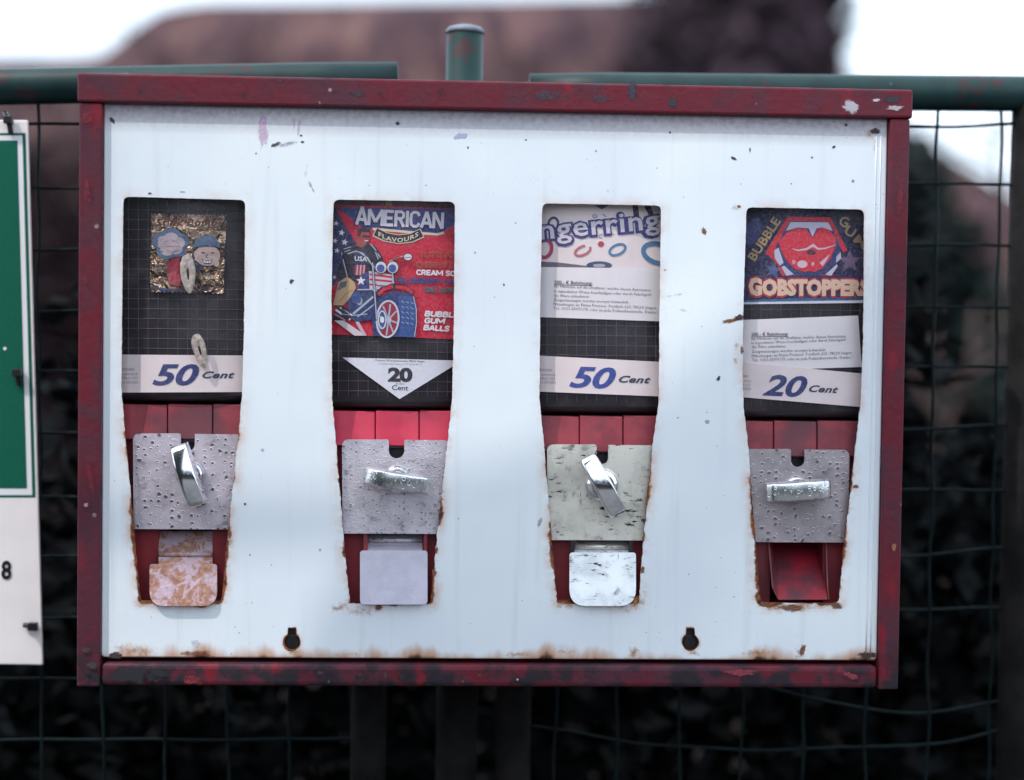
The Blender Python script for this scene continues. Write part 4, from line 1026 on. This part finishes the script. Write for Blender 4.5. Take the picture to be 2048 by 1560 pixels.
k.poly([(398, 150), (695, 155), (815, 385), (785, 400), (745, 330), (700, 540), (730, 560), (360, 560), (330, 490), (290, 440), (245, 405), (262, 370)], (.50, .025, .04)); k.up()
k.poly([(415, 180), (682, 185), (750, 320), (770, 430), (700, 540), (620, 560), (420, 560), (340, 490), (300, 410), (330, 330)], (.035, .045, .13)); k.up()
k.poly([(418, 188), (680, 190), (710, 250), (640, 225), (600, 232), (570, 290), (545, 232), (470, 225), (385, 250)], (.50, .46, .56)); k.poly([(305, 385), (335, 365), (370, 470), (345, 490), (310, 440)], (.48, .45, .55)); k.poly([(735, 430), (765, 395), (770, 440), (735, 470)], (.48, .45, .55)); k.poly([(355, 500), (375, 490), (440, 550), (390, 560)], (.48, .45, .55)); k.poly([(660, 552), (740, 480), (745, 495), (700, 560)], (.55, .5, .58)); k.up()
k.poly([(335, 320), (400, 255), (470, 230), (530, 235), (570, 300), (605, 240), (640, 228), (690, 245), (735, 300), (722, 380), (690, 450), (640, 510), (580, 535), (550, 525), (520, 535), (450, 515), (395, 460), (355, 390)], (.56, .030, .05)); k.up()
k.line([(430, 372), (470, 385), (530, 375), (575, 348), (610, 375), (660, 370), (735, 345)], [3, 10, 14, 22, 14, 10, 3], (.58, .42, .48)); k.ell(562, 398, 32, 18, (.06, .02, .035)); k.ell(500, 480, 36, 26, (.62, .45, .50)); k.ell(440, 465, 13, 16, (.58, .25, .3)); k.ell(572, 478, 12, 14, (.6, .3, .35)); k.poly([(620, 470), (690, 410), (670, 450), (640, 495)], (.60, .42, .48))
YL = (.36, .25, .13)
k.text('BUBBLE', (170, 462), (352, 182), 62, YL, .03, 0, 2)
def gumarc(p, u): return p
for ch, a_, b_, h_ in (('G', (748, 208), (808, 228), 70), ('U', (785, 262), (845, 300), 66), ('M', (850, 318), (925, 380), 62)): k.text(ch, a_, b_, h_, YL, .025, 0, 2)
hh = lambda u: 124 - 30 * min(1, u * 9) - 0 * u
k.text('GOBSTOPPERS', (118, 697), (972, 700), lambda u: 134 - 22 * min(1, u * 8), (.42, .035, .05), .10, 0, 2, 1.02); k.up(); k.text('GOBSTOPPERS', (127, 689), (964, 693), lambda u: 120 - 20 * min(1, u * 8), (.70, .48, .34), .062, 0, 2, 1.02)
k.build('gobstopper_print', SURF[3], c)

# ================================================================== sign on the fence, left
SD = .106
sg = empty('notice_sign', P(-160, 1330, SD), 'white board with green panel and thin green border tied to the wire fence', 'sign')
def srow(x, y): return x + 30 * (y - 240) / 1090           # the board hangs slightly askew
q = MB(); q.prism([P(srow(-480, 236), 236, SD), P(srow(-480, 1322), 1322, SD), P(srow(55, 1330), 1330, SD), P(srow(55, 240), 240, SD)], BACK(.003)); q.build('board', M['white_card'], sg, bevel=.0008)
GRN = (.004, .105, .065)
k = Ink(); k.layer = 0
yb_, yt_ = 993, 266
def band(x0, x1, y0, y1, col): k.poly([(srow(x0, y0), y0), (srow(x0, y1), y1), (srow(x1, y1), y1), (srow(x1, y0), y0)], col)
band(-470, 50.5, 266, 995, GRN); k.up(); band(-464, 44, 271, 990, WHT); k.up(); band(-456, 34, 281, 977, GRN)
ink_sf = lambda x, y: P(x, y, SD - .0001)
k.build('green_panel', ink_sf, sg, cut=0, mat=M['sign_ink'])
k = Ink(); k.layer = 4; k.text('8', (3, 1157), (23, 1157), 35, (.01, .01, .012), .03, 0, 4); k.build('lettering', ink_sf, sg, cut=0, mat=M['sign_ink']); k = Ink(); k.layer = 4; k.ell(10, 697, 3.5, 3.5, WHT); k.build('white_dot', ink_sf, sg, cut=0, mat=M['sign_ink'])
M['tie'] = simple('black_cable_tie', (.010, .010, .012), .4, 0, .2, 60)
for pts in ([(22, 268), (17, 240), (10, 226)], [(38, 770), (34, 745), (40, 722)], [(48, 1250), (66, 1253), (88, 1258)]):
    q = MB(); q.tube([P(pts[0][0], pts[0][1], SD - .002), P(pts[1][0], pts[1][1], SD - .005), P(pts[2][0], pts[2][1], SD + .016)], .0022, 7)
    c0 = P(*pts[1], SD - .005); q.box((c0.x - .0035, c0.y - .003, c0.z - .003), (c0.x + .0035, c0.y + .003, c0.z + .003)); q.build('cable_tie', M['tie'], sg, bevel=.0005)

# ================================================================== fence
FD = .125
rt = .0148
GZ = 0.0
def px_at_z(x, y0, z, d): return P(x, y0, d)
fl = empty('wire_fence', Vector((P(200, 180, FD).x, FD, .05)), 'green tube-framed wire mesh fence panel behind the sign, left of the post', 'fence panel', 'wire mesh fence panels')
fr = empty('wire_fence', Vector((P(1700, 186, FD).x, FD, .05)), 'green tube-framed wire mesh fence panel with peeling paint, right of the post', 'fence panel', 'wire mesh fence panels')
def fold(p0, p1, n): return [p0.lerp(p1, i / n) for i in range(n + 1)]
q = MB(); a_, b_ = P(-520, 184, FD), P(796, 158, FD); q.tube(fold(a_, b_, 8), [rt] * 8 + [rt * .94], 20); q.build('top_rail', M['green_tube'], fl, smooth=True).data.polygons[0].use_smooth = True
q = MB(); a2, b2 = P(1059, 180, FD), P(2200, 189, FD); q.tube(fold(a2, b2, 8), [rt * .9] + [rt] * 8, 20); q.build('top_rail', M['green_tube'], fr, smooth=True)
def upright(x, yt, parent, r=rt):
    t = P(x, yt, FD); q = MB(); q.tube([Vector((t.x, FD, t.z)), Vector((t.x - .002, FD, .06))], r, 16); q.build('upright', M['shaded_rusty_tube'], parent, smooth=True)
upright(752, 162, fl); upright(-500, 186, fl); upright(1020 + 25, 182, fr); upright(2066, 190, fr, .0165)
zlow = .10
for par, xb, xt in ((fl, -500, 752), (fr, 1045, 2062)):
    q = MB(); q.tube([Vector((P(xb, 1400, FD).x, FD, zlow)), Vector((P(xt, 1400, FD).x, FD, zlow))], rt * .9, 14); q.build('bottom_rail', M['green_tube'], par, smooth=True)
post = empty('fence_post', Vector((P(930, 700, FD).x, FD, 0)), 'green steel tube fence post rising above the middle of the machine', 'fence post')
t = P(930, 66, FD); q = MB(); q.tube([Vector((t.x, FD, t.z)), Vector((t.x, FD, -.05))], .0151, 24); q.build('tube', M['green_tube'], post, smooth=True)
q = MB(); q.lathe(Vector((t.x, FD, t.z - .001)), (0, 0, 1), [(.0156, 0), (.0156, .003), (.0135, .0052), (.008, .0068), (.002, .0072)], 24); q.build('post_cap', simple('grey_plastic_cap', (.16, .18, .22), .5), post, smooth=True)
q = MB(); q.tube([Vector((t.x, FD, .98)), Vector((t.x, FD, -.02))], .0172, 24); q.build('post_shade_sleeve', M['shaded_rusty_tube'], post, smooth=True)  # added sleeve, dark in place of the shade below the machine
# mesh wires: one part each, slightly crimped where they cross
rw = .00135
rr = random.Random(4)
def vwire(parent, xt, yt, xb, yb, ph):
    pts = []; a_, b_ = P(xt, yt, FD), P(xb, yb, FD); dirv = (b_ - a_); L_ = dirv.length; zend = zlow; nn = int((a_.z - zend) / .0125)
    for i in range(nn + 1):
        z = a_.z + (zend - a_.z) * i / nn; f = (a_.z - z) / (a_.z - b_.z)
        pts.append(Vector((a_.x + (b_.x - a_.x) * f + .0007 * math.sin(i * .9 + ph) + .0006 * math.sin(i * .37 + 2 * ph), FD + (.0012 if 1 else 0) * math.cos(math.pi * i / 4 + ph), z)))
    q = MB(); q.tube(pts, rw, 6); return q.build('mesh_wire', M['wire'], parent, smooth=True)
for k_ in range(-4, 6): vwire(fl, 75 + 122.5 * k_, 206, 83 + 124 * k_, 1480, k_ * 1.7)
for k_ in range(0, 8): vwire(fr, 2003 - 124 * k_ - (3 if k_ else 0), 214, 1979 - 124 * k_, 1440, k_ * 2.3)
def hwire(parent, pts_px, ph, amp=.0006):
    P3 = [P(x, y, FD) for x, y in pts_px]; pts = []
    for i in range(len(P3) - 1):
        m = max(2, int((P3[i+1] - P3[i]).length / .0125))
        for k in range(m): pts.append(P3[i].lerp(P3[i+1], k / m))
    pts.append(P3[-1]); out = []
    for i, p in enumerate(pts): out.append(p + Vector((0, -.0012 * math.cos(math.pi * i / 4 + ph), amp * math.sin(i * .8 + ph) + amp * math.sin(i * .31 + ph * 3))))
    # soften the kinks
    for _ in range(3): out = [out[0]] + [(out[i-1] + out[i] * 2 + out[i+1]) / 4 for i in range(1, len(out) - 1)] + [out[-1]]
    q = MB(); q.tube(out, rw, 6); return q.build('mesh_wire', M['wire'], parent, smooth=True)
for i, y in enumerate([247, 375, 500, 621, 743, 866, 992, 1113, 1235, 1357, 1480] + [1480 + 124 * j for j in range(1, 11)]): hwire(fl, [(-500, y + 4), (150, y), (752, y - 3)], i * 1.3)
RW = [[(1045, 256), (1825, 254), (1920, 255), (1960, 250), (2050, 246)], [(1045, 366), (1830, 367), (2055, 370)], [(1045, 486), (1820, 490), (2055, 493)], [(1045, 606), (1820, 614), (2055, 617)], [(1045, 728), (1820, 732), (2055, 736)],
      [(1045, 860), (1815, 858), (1990, 850), (2055, 852)], [(1045, 975), (1810, 978), (2055, 981)], [(1045, 1110), (1810, 1116), (1880, 1107), (1990, 1091), (2050, 1094)], [(1045, 1222), (1815, 1221), (1960, 1213), (2050, 1217)],
      [(1045, 1352), (1500, 1360), (1590, 1390), (1700, 1415), (1830, 1431), (1900, 1422), (1990, 1402), (2050, 1392)], [(1045, 1450), (1130, 1462), (1265, 1488), (1500, 1500), (1900, 1490), (1990, 1462), (2050, 1440)]] + [[(1045, 1580 + 124 * j), (2055, 1580 + 124 * j)] for j in range(10)]
for i, pts in enumerate(RW): hwire(fr, pts, i * 1.9)

# ================================================================== ground, hill, plants
M['soil'] = simple('dark_leaf_litter', (.016, .0125, .012), .95, 0, .5, 3, .5)
M['pave'] = simple('grey_concrete_slabs', (.10, .097, .10), .9, 0, .25, 5, .2)
M['hill'] = None
t = NT('wooded_slope'); a = t.noise(1.1, 5, .6); b = t.n('TexNoise', {'Vector': t.obj((1.6, .4, .10)), 'Scale': 1.5, 'Detail': 4}).outputs[0]
colr = t.mix(t.ramp(a, .35, .65), (.040, .022, .027), (.084, .046, .050)); colr = t.mix(t.ramp(b, .52, .68), colr, (.15, .085, .075)); colr = t.mix(t.ramp(b, .42, .30), colr, (.030, .021, .028))
M['hill'] = t.fin(colr, .95)
M['bark'] = simple('grey_brown_bark', (.085, .058, .055), .9, 0, .4, 6); M['twig'] = simple('bare_twigs', (.09, .055, .058), .9, 0, .3, 2)
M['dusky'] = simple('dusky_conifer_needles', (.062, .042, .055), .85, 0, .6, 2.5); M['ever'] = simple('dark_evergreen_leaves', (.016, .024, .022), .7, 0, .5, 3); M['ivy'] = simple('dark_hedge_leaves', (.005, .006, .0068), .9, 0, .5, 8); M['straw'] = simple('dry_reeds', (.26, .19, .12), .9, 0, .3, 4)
for n_ in ('ever', 'ivy', 'dusky', 'straw', 'bark', 'twig', 'soil', 'hill'):
    M[n_].node_tree.nodes['Principled BSDF'].inputs['Specular IOR Level'].default_value = .08
M['wood'] = simple('weathered_pole_wood', (.14, .11, .085), .9, 0, .3, 12); M['cable'] = simple('unseen_cable_sheath', (.02, .02, .02), .6, 0, .1, 5)

q = MB(); q.v = [Vector(p) for p in ((-400, -400, 0), (400, -400, 0), (400, 600, 0), (-400, 600, 0))]; q.f = [[0, 1, 2, 3]]; q.mi = [0]
tag(q.build('ground', M['soil']), kind='structure')
q = MB(); q.v = [Vector(p) for p in ((-30, -5.5, .004), (30, -5.5, .004), (30, .10, .004), (-30, .10, .004))]; q.f = [[0, 1, 2, 3]]; q.mi = [0]
tag(q.build('pavement', M['pave']), kind='structure')

SKYL = [(-1600, 160), (-300, 140), (190, 132), (228, 118), (275, 75), (330, 34), (420, 18), (700, 9), (1000, -2), (1150, -8), (1400, -20), (1560, -15), (1640, 120), (1740, 205), (1860, 290), (2000, 385), (2300, 440), (3800, 470)]
RY = 30.0
def ridge(px):
    for (x0, y0), (x1, y1) in zip(SKYL, SKYL[1:]):
        if px <= x1:
            f = max(0, (px - x0) / (x1 - x0)); return y0 + (y1 - y0) * f
    return SKYL[-1][1]
def px_of(X): 
    return 1024 + F_PX * math.tan(math.atan2(X - CAM.x, RY - CAM.y) + R(YAW))
def hill_z(X, Y):
    y = ridge(px_of(X * (RY - CAM.y) / (Y - CAM.y) if Y > RY else X))
    H = P(1024, y, RY).z
    f = max(0.0, min(1.0, (Y - 19) / (RY - 19))); f = f * f * (3 - 2 * f)
    return H * f - (0 if Y <= RY else (Y - RY) * .02) + (.25 * mnoise.noise(Vector((X * .35, Y * .35, 1))) * f * (1 - f) * 4)
g = MB(); nx, ny = 200, 34
for j in range(ny + 1):
    Y = 8.5 + 21.5 * j / 26 if j <= 26 else 30 + (j - 26) * 4
    for i in range(nx + 1):
        X = -25 + 50 * i / nx; g.v.append(Vector((X, Y, hill_z(X, Y) - .02)))
for j in range(ny):
    for i in range(nx):
        a = j*(nx+1)+i; g.f.append([a, a+1, a+nx+2, a+nx+1]); g.mi.append(0)
tag(g.build('hill', M['hill'], smooth=True), kind='structure')

def leafy(rnd, spots, n, size, flat=.6):
    """n leaf-sized quads through ellipsoids (centre, radii)"""
    g = MB()
    for _ in range(n):
        c, r = rnd.choice(spots)
        while True:
            v = Vector((rnd.uniform(-1, 1), rnd.uniform(-1, 1), rnd.uniform(-1, 1)))
            if .25 < v.length < 1: break
        p = Vector(c) + Vector((v.x * r[0], v.y * r[1], v.z * r[2]))
        a = Vector((rnd.gauss(0, 1), rnd.gauss(0, 1), rnd.gauss(0, .5))).normalized(); b = a.orthogonal().normalized(); s_ = size * rnd.uniform(.6, 1.4)
        b = (b * math.cos(1) + a.cross(b) * math.sin(rnd.uniform(0, 6))).normalized()
        g.poly([p - a * s_, p + b * s_ * .5, p + a * s_, p - b * s_ * .5])
    return g
def copy_thing(root, loc, rz, sc, label=None):
    r = root.copy(); COL.objects.link(r); r.location = loc; r.rotation_euler = (0, 0, rz); r.scale = sc
    if label: r['label'] = label
    for ch in root.children:
        c = ch.copy(); COL.objects.link(c); c.parent = r
    return r
# bare winter trees
def bare_tree(seed, label):
    rnd = random.Random(seed); root = empty('bare_tree', (0, 0, 0), label, 'tree', 'bare trees on the hillside')
    g = MB(); H = 4.0; pts = [Vector((.12 * math.sin(i * .9 + seed), .1 * math.cos(i * 1.1 + seed), -.25 + (H + .25) * i / 8)) for i in range(9)]
    g.tube(pts, [.13 - .0125 * i for i in range(9)], 8); g.build('trunk', M['bark'], root, smooth=True)
    tw = MB()
    for _ in range(16):
        i = rnd.randint(2, 7); p = pts[i]; a = rnd.uniform(0, 6.28); L_ = rnd.uniform(.6, 1.5) * (1.1 - i * .07)
        d = Vector((math.cos(a), math.sin(a), rnd.uniform(.5, 1.3))).normalized(); e = p + d * L_ + Vector((0, 0, .15)); m_ = p + d * L_ * .5
        tw.tube([p, m_, e], [.035, .022, .009], 5, caps=False)
        for _ in range(26):
            f = rnd.uniform(.3, 1.05); s_ = p.lerp(e, f); dd = (d + Vector((rnd.gauss(0, .8), rnd.gauss(0, .8), rnd.gauss(.2, .6)))).normalized(); l2 = rnd.uniform(.2, .6); w_ = dd.orthogonal().normalized() * rnd.uniform(.005, .012)
            tw.poly([s_ - w_, s_ + w_, s_ + dd * l2])
    tw.build('crown', M['twig'], root); return root
protos = [bare_tree(s_, 'blurred bare winter tree on the brown hillside beyond the fence') for s_ in (1, 2, 3)]
rnd = random.Random(21); placed = 0
for i in range(40):
    px = -60 + 1680 * ((i * .618034) % 1); Y = rnd.uniform(12, 28)
    X = P(px, 700, Y).x; z = hill_z(X, Y)
    lim = P(px, max(ridge(px), -60) + (8 if px < 1100 else -40), Y).z - z
    h = lim * rnd.uniform(.86, 1.0)
    if h < 1.2: continue
    sc = h / 4.3; src = protos[i % 3]
    if placed < 3: o = protos[placed]; o.location = (X, Y, z); o.scale = (max(.6, sc * 1.05),) * 2 + (sc,); o.rotation_euler.z = rnd.uniform(0, 6)
    else: copy_thing(src, (X, Y, z), rnd.uniform(0, 6), (max(.6, sc * 1.05), max(.6, sc * 1.05), sc))
    placed += 1
# dark columnar evergreens right of centre
EV = [(1345, 15.5, .8, 7.0, 'dark narrow evergreen behind the fence, furthest from the bright sky on the right'), (1450, 13.5, .85, 6.6, 'dark broad evergreen in the middle of the three behind the fence'), (1568, 12.5, .62, 6.2, 'dark evergreen at the edge of the bright sky behind the fence')]
for i, (px, Y, r_, h, lb) in enumerate(EV):
    X = P(px, 700, Y).x; z = hill_z(X, Y); rnd = random.Random(50 + i)
    root = empty('evergreen_tree', (X, Y, z), lb, 'tree', 'dark evergreens behind the fence')
    spots = []
    for k_ in range(16):
        f = k_ / 15; rr_ = r_ * (.75 + .3 * math.sin(3.1 * f)) * (1 - .45 * f ** 3)
        spots.append(((X + rnd.uniform(-.25, .25) * r_, Y + rnd.uniform(-.3, .3) * r_, z + .4 + (h - .5) * f), (rr_, rr_, .55)))
    leafy(rnd, spots, 5200, .11).build('crown', M['dusky'], root)
    q = MB(); q.tube([Vector((X, Y, z - .2)), Vector((X, Y, z + h * .85))], [.12, .03], 8); q.build('trunk', M['bark'], root, smooth=True)
# rounded dark bush right of the machine
X, Y = P(1770, 700, 3.6).x, 3.6
root = empty('evergreen_bush', (X, Y, 0), 'rounded dark evergreen bush beyond the mesh right of the machine', 'bush')
rnd = random.Random(8); spots = [((X + P(dx + 1770, 700, Y).x - X, Y + dy, zz), (rx, .4, rz)) for dx, dy, zz, rx, rz in ((0, 0, 1.47, .22, .38), (80, .1, 1.27, .24, .42), (150, 0, 1.0, .22, .42), (-140, 0, 1.2, .3, .6), (0, .05, .7, .4, .6), (90, 0, .5, .35, .5), (-300, 0, .9, .4, .8))]
leafy(rnd, spots, 9000, .035).build('foliage', M['ever'], root)
q = MB()
for k_ in range(5): q.tube([Vector((X - .15 + .08 * k_, Y, -.05)), Vector((X - .2 + .1 * k_, Y, .6)), Vector((X - .3 + .15 * k_, Y + .05, 1.2))], [.02, .015, .006], 6)
q.build('stem', M['bark'], root, smooth=True)
# bare crossing shrub in front of it
X, Y = P(1890, 700, 2.2).x, 2.2
root = empty('bare_shrub', (X, Y, 0), 'leafless shrub with dark crossing branches low behind the right mesh', 'bush')
q = MB()
for pts in ([(1885, 1500), (1880, 980), (1875, 860), (1872, 600)], [(1878, 900), (1920, 780), (1960, 700), (2010, 640)], [(1876, 760), (1840, 700), (1800, 660)], [(1884, 1060), (1930, 960), (1985, 880), (2040, 850)], [(1880, 840), (1850, 800), (1825, 740)], [(1890, 780), (1950, 745), (2020, 700)], [(1886, 1180), (1840, 1090), (1810, 1040)], [(1930, 790), (1945, 700), (1950, 610)]):
    q.tube([P(x, y, Y + .02 * i_) for i_, (x, y) in enumerate(pts)], [.010 - .0022 * i_ for i_ in range(len(pts))], 6)
q.build('branches', M['bark'], root, smooth=True)
# overhanging thin branch at the far right
# dry reeds beyond
X0, Y0 = P(1975, 700, 7.2).x, 7.2
rnd = random.Random(12); g = MB()
for _ in range(900):
    x = X0 + rnd.gauss(0, .42) + .1; y = Y0 + rnd.uniform(-.4, .4); h = rnd.uniform(1.0, 1.75); b_ = Vector((rnd.gauss(0, .1), rnd.gauss(0, .1), 0)); w_ = Vector((.006, .003, 0))
    g.poly([Vector((x, y, 0)) - w_, Vector((x, y, 0)) + w_, Vector((x, y, h * .6)) + b_ * .4 + w_ * .8, Vector((x, y, h)) + b_]); 
tag(g.build('dry_reeds', M['straw']), kind='stuff')
# dark ivy hedge close behind the fence: hidden tall part added behind the machine to block sky light, low on either side
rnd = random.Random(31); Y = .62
root = empty('ivy_hedge', (0, Y, 0), 'dark evergreen hedge crowding the back of the wire fence below the machine, with a hidden tall part added behind it', 'hedge')
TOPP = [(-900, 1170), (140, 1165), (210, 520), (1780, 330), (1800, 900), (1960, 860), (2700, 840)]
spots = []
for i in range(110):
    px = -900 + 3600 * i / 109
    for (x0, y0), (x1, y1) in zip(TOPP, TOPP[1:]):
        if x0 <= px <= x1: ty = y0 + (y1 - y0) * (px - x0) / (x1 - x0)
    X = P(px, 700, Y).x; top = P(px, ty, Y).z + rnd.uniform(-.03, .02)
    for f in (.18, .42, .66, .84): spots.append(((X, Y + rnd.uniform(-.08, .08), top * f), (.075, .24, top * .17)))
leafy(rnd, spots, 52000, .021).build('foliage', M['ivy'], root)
q = MB()
for i in range(26):
    X = -.9 + .075 * i; q.tube([Vector((X, Y, -.03)), Vector((X + rnd.uniform(-.03, .03), Y + rnd.uniform(-.1, .1), .55))], [.012, .006], 6)
q.build('stems', M['bark'], root, smooth=True)
# bare tree with fine twigs against the bright gap on the right
X, Y = P(2010, 700, 6.5).x, 6.5; rnd = random.Random(15)
root = empty('bare_tree', (X, Y, 0), 'thin bare tree with fine twigs against the bright gap beside the right fence upright', 'tree')
q = MB(); tp = [P(2040, 900, Y), P(2020, 560, Y), P(2005, 380, Y), P(1990, 240, Y)]; q.tube([Vector((tp[0].x, Y, -.05))] + tp, [.05, .045, .03, .02, .008], 8); q.build('trunk', M['bark'], root, smooth=True)
q = MB()
for _ in range(34):
    k_ = rnd.randint(1, 3); p = tp[k_ - 1].lerp(tp[k_], rnd.random()); a = rnd.choice([-1, -1, 1]); d = Vector((a * rnd.uniform(.3, 1), rnd.uniform(-.5, .5), rnd.uniform(.1, .8))).normalized(); L_ = rnd.uniform(.15, .55)
    q.tube([p, p + d * L_ * .5, p + d * L_ + Vector((0, 0, -.04))], [.012, .008, .003], 5, caps=False)
    for _ in range(6):
        b_ = p + d * L_ * rnd.uniform(.3, 1); e_ = (d + Vector((rnd.gauss(0, .6), rnd.gauss(0, .6), rnd.gauss(.1, .5)))).normalized() * rnd.uniform(.06, .22); q.tube([b_, b_ + e_], [.004, .002], 4, caps=False)
q.build('crown', M['twig'], root)
# added brown hedge further back, dark in place of shade on the slope
M['slope_shade'] = simple('slope_shade_leaves', (.026, .0155, .018), .85, 0, .6, 2.5)
M['slope_shade'].node_tree.nodes['Principled BSDF'].inputs['Specular IOR Level'].default_value = .1
rnd = random.Random(77); Y = 6.2
xa, xb = P(-900, 700, Y).x, P(1500, 700, Y).x
root = empty('slope_shade_hedge', ((xa + xb) / 2, Y, 0), 'added brown-leaved hedge, dark in place of shade on the slope left of the machine', 'hedge')
spots = []
for i in range(70):
    X = xa + (xb - xa) * i / 69; top = 2.15 + rnd.uniform(-.12, .12)
    spots += [((X, Y + rnd.uniform(-.2, .2), top * f), (.22, .4, top * .28)) for f in (.25, .5, .73)]
leafy(rnd, spots, 22000, .055).build('foliage', M['slope_shade'], root)
q = MB()
for i in range(40):
    X = xa + (xb - xa) * i / 39; q.tube([Vector((X, Y, -.05)), Vector((X + rnd.uniform(-.1, .1), Y, 1.9))], [.03, .012], 6)
q.build('stems', M['bark'], root, smooth=True)
# unseen hedge added to darken metal reflections and cut frontal light
rnd = random.Random(78); Y = -7.5
root = empty('reflection_hedge', (0, Y, 0), 'unseen dark hedge added across the pavement to darken reflections', 'hedge')
spots = []
for i in range(60):
    X = -12 + 24 * i / 59; top = 2.3 + rnd.uniform(-.25, .25)
    spots += [((X, Y + rnd.uniform(-.2, .2), top * f), (.4, .5, top * .3)) for f in (.22, .5, .72)]
leafy(rnd, spots, 16000, .12).build('foliage', M['ever'], root)

# ------------------------------------------------------------------ unseen things added to shade the front panel
def toward_sun(x, y, Yc):
    p = P(x, y, PD); return p + S * ((Yc - p.y) / S.y)
YC = -.8
edge = [(470, 9000), (540, 1600), (600, 1330), (640, 1240), (690, 1130), (790, 1025), (905, 948), (1000, 915), (1080, 893), (1180, 858), (1340, 745), (1400, 705), (1480, 640), (1600, 560), (1760, 470), (1900, 420), (2020, 480), (2080, 600), (2100, 900), (2100, 9000)]
ol = [toward_sun(x, y, YC) for x, y in edge]
ol = [Vector((p.x, p.y, p.z)) for p in ol]
base_c = Vector((sum(p.x for p in ol) / len(ol), YC - .5, 0))
caster = empty('shadow_caster', (base_c.x, YC - .1, 0), 'added unseen dark column shaped to cast the diagonal shadow on the front panel', 'tree')  # unseen blocker added to cast the panel's diagonal shadow
q = MB(); low = min(p.z for p in ol)
fill = []
for i in range(len(ol) - 1):
    for k_ in range(4): fill.append(ol[i].lerp(ol[i+1], k_ / 4))
fill.append(ol[-1])
fill = [Vector((p.x + .012 * mnoise.noise(p * 9), p.y, max(p.z + .012 * mnoise.noise(p * 11 + Vector((3, 0, 0))), .02))) for p in fill]
q.prism(fill, (S.x * .25, S.y * .25, 0)); body_y = q.build('crown', M['ever'], caster)  # body of the unseen shadow caster
q = MB(); cc = Vector((base_c.x, YC, 2.2)); f2 = [cc + (p - cc) * .9 + Vector((S.x * .6, S.y * .6, 0)) for p in fill]; f1 = [p + Vector((S.x * .25, S.y * .25, 0)) for p in fill]
n_ = len(f1); b_ = q.mesh(f1 + f2, [])
for i in range(n_):
    j = (i + 1) % n_; q.f.append([b_ + i, b_ + j, b_ + n_ + j, b_ + n_ + i]); q.mi.append(0)
for t_ in tessellate_polygon([f2]): q.f.append([b_ + n_ + i for i in t_]); q.mi.append(0)
q.build('caster_back', M['ever'], caster)
cab = [toward_sun(x, y, YC - .1) for x, y in ((-400, 960), (-100, 1005), (60, 1028), (250, 1044), (420, 1048), (560, 1044), (690, 1032), (850, 1005), (1000, 970))]  # unseen cable, its curve laid out to cast a band on the panel
d0, d1 = (cab[0] - cab[1]).normalized(), (cab[-1] - cab[-2]).normalized()
e0, e1 = cab[0] + Vector((-2.6, 0, .9)), cab[-1] + Vector((2.6, 0, .9))
q = MB(); q.tube([e0, cab[0].lerp(e0, .4) - Vector((0, 0, .08))] + cab + [cab[-1].lerp(e1, .4) - Vector((0, 0, .08)), e1], .0075, 10)
tag(q.build('unseen_overhead_cable', M['cable'], smooth=True), 'unseen black cable between two wooden poles, shaped to cast a shadow band', 'cable')
for e_, lb in ((e0, 'added unseen wooden cable pole at the sign side of the pavement'), (e1, 'added unseen wooden cable pole beyond the added shadow column')):  # unseen poles added to hold the cable
    q = MB(); q.tube([Vector((e_.x, e_.y, -.1)), Vector((e_.x, e_.y, e_.z + .15))], [.075, .055], 14); tag(q.build('cable_pole', M['wood'], smooth=True, origin=(e_.x, e_.y, 0)), lb, 'pole', 'wooden cable poles')
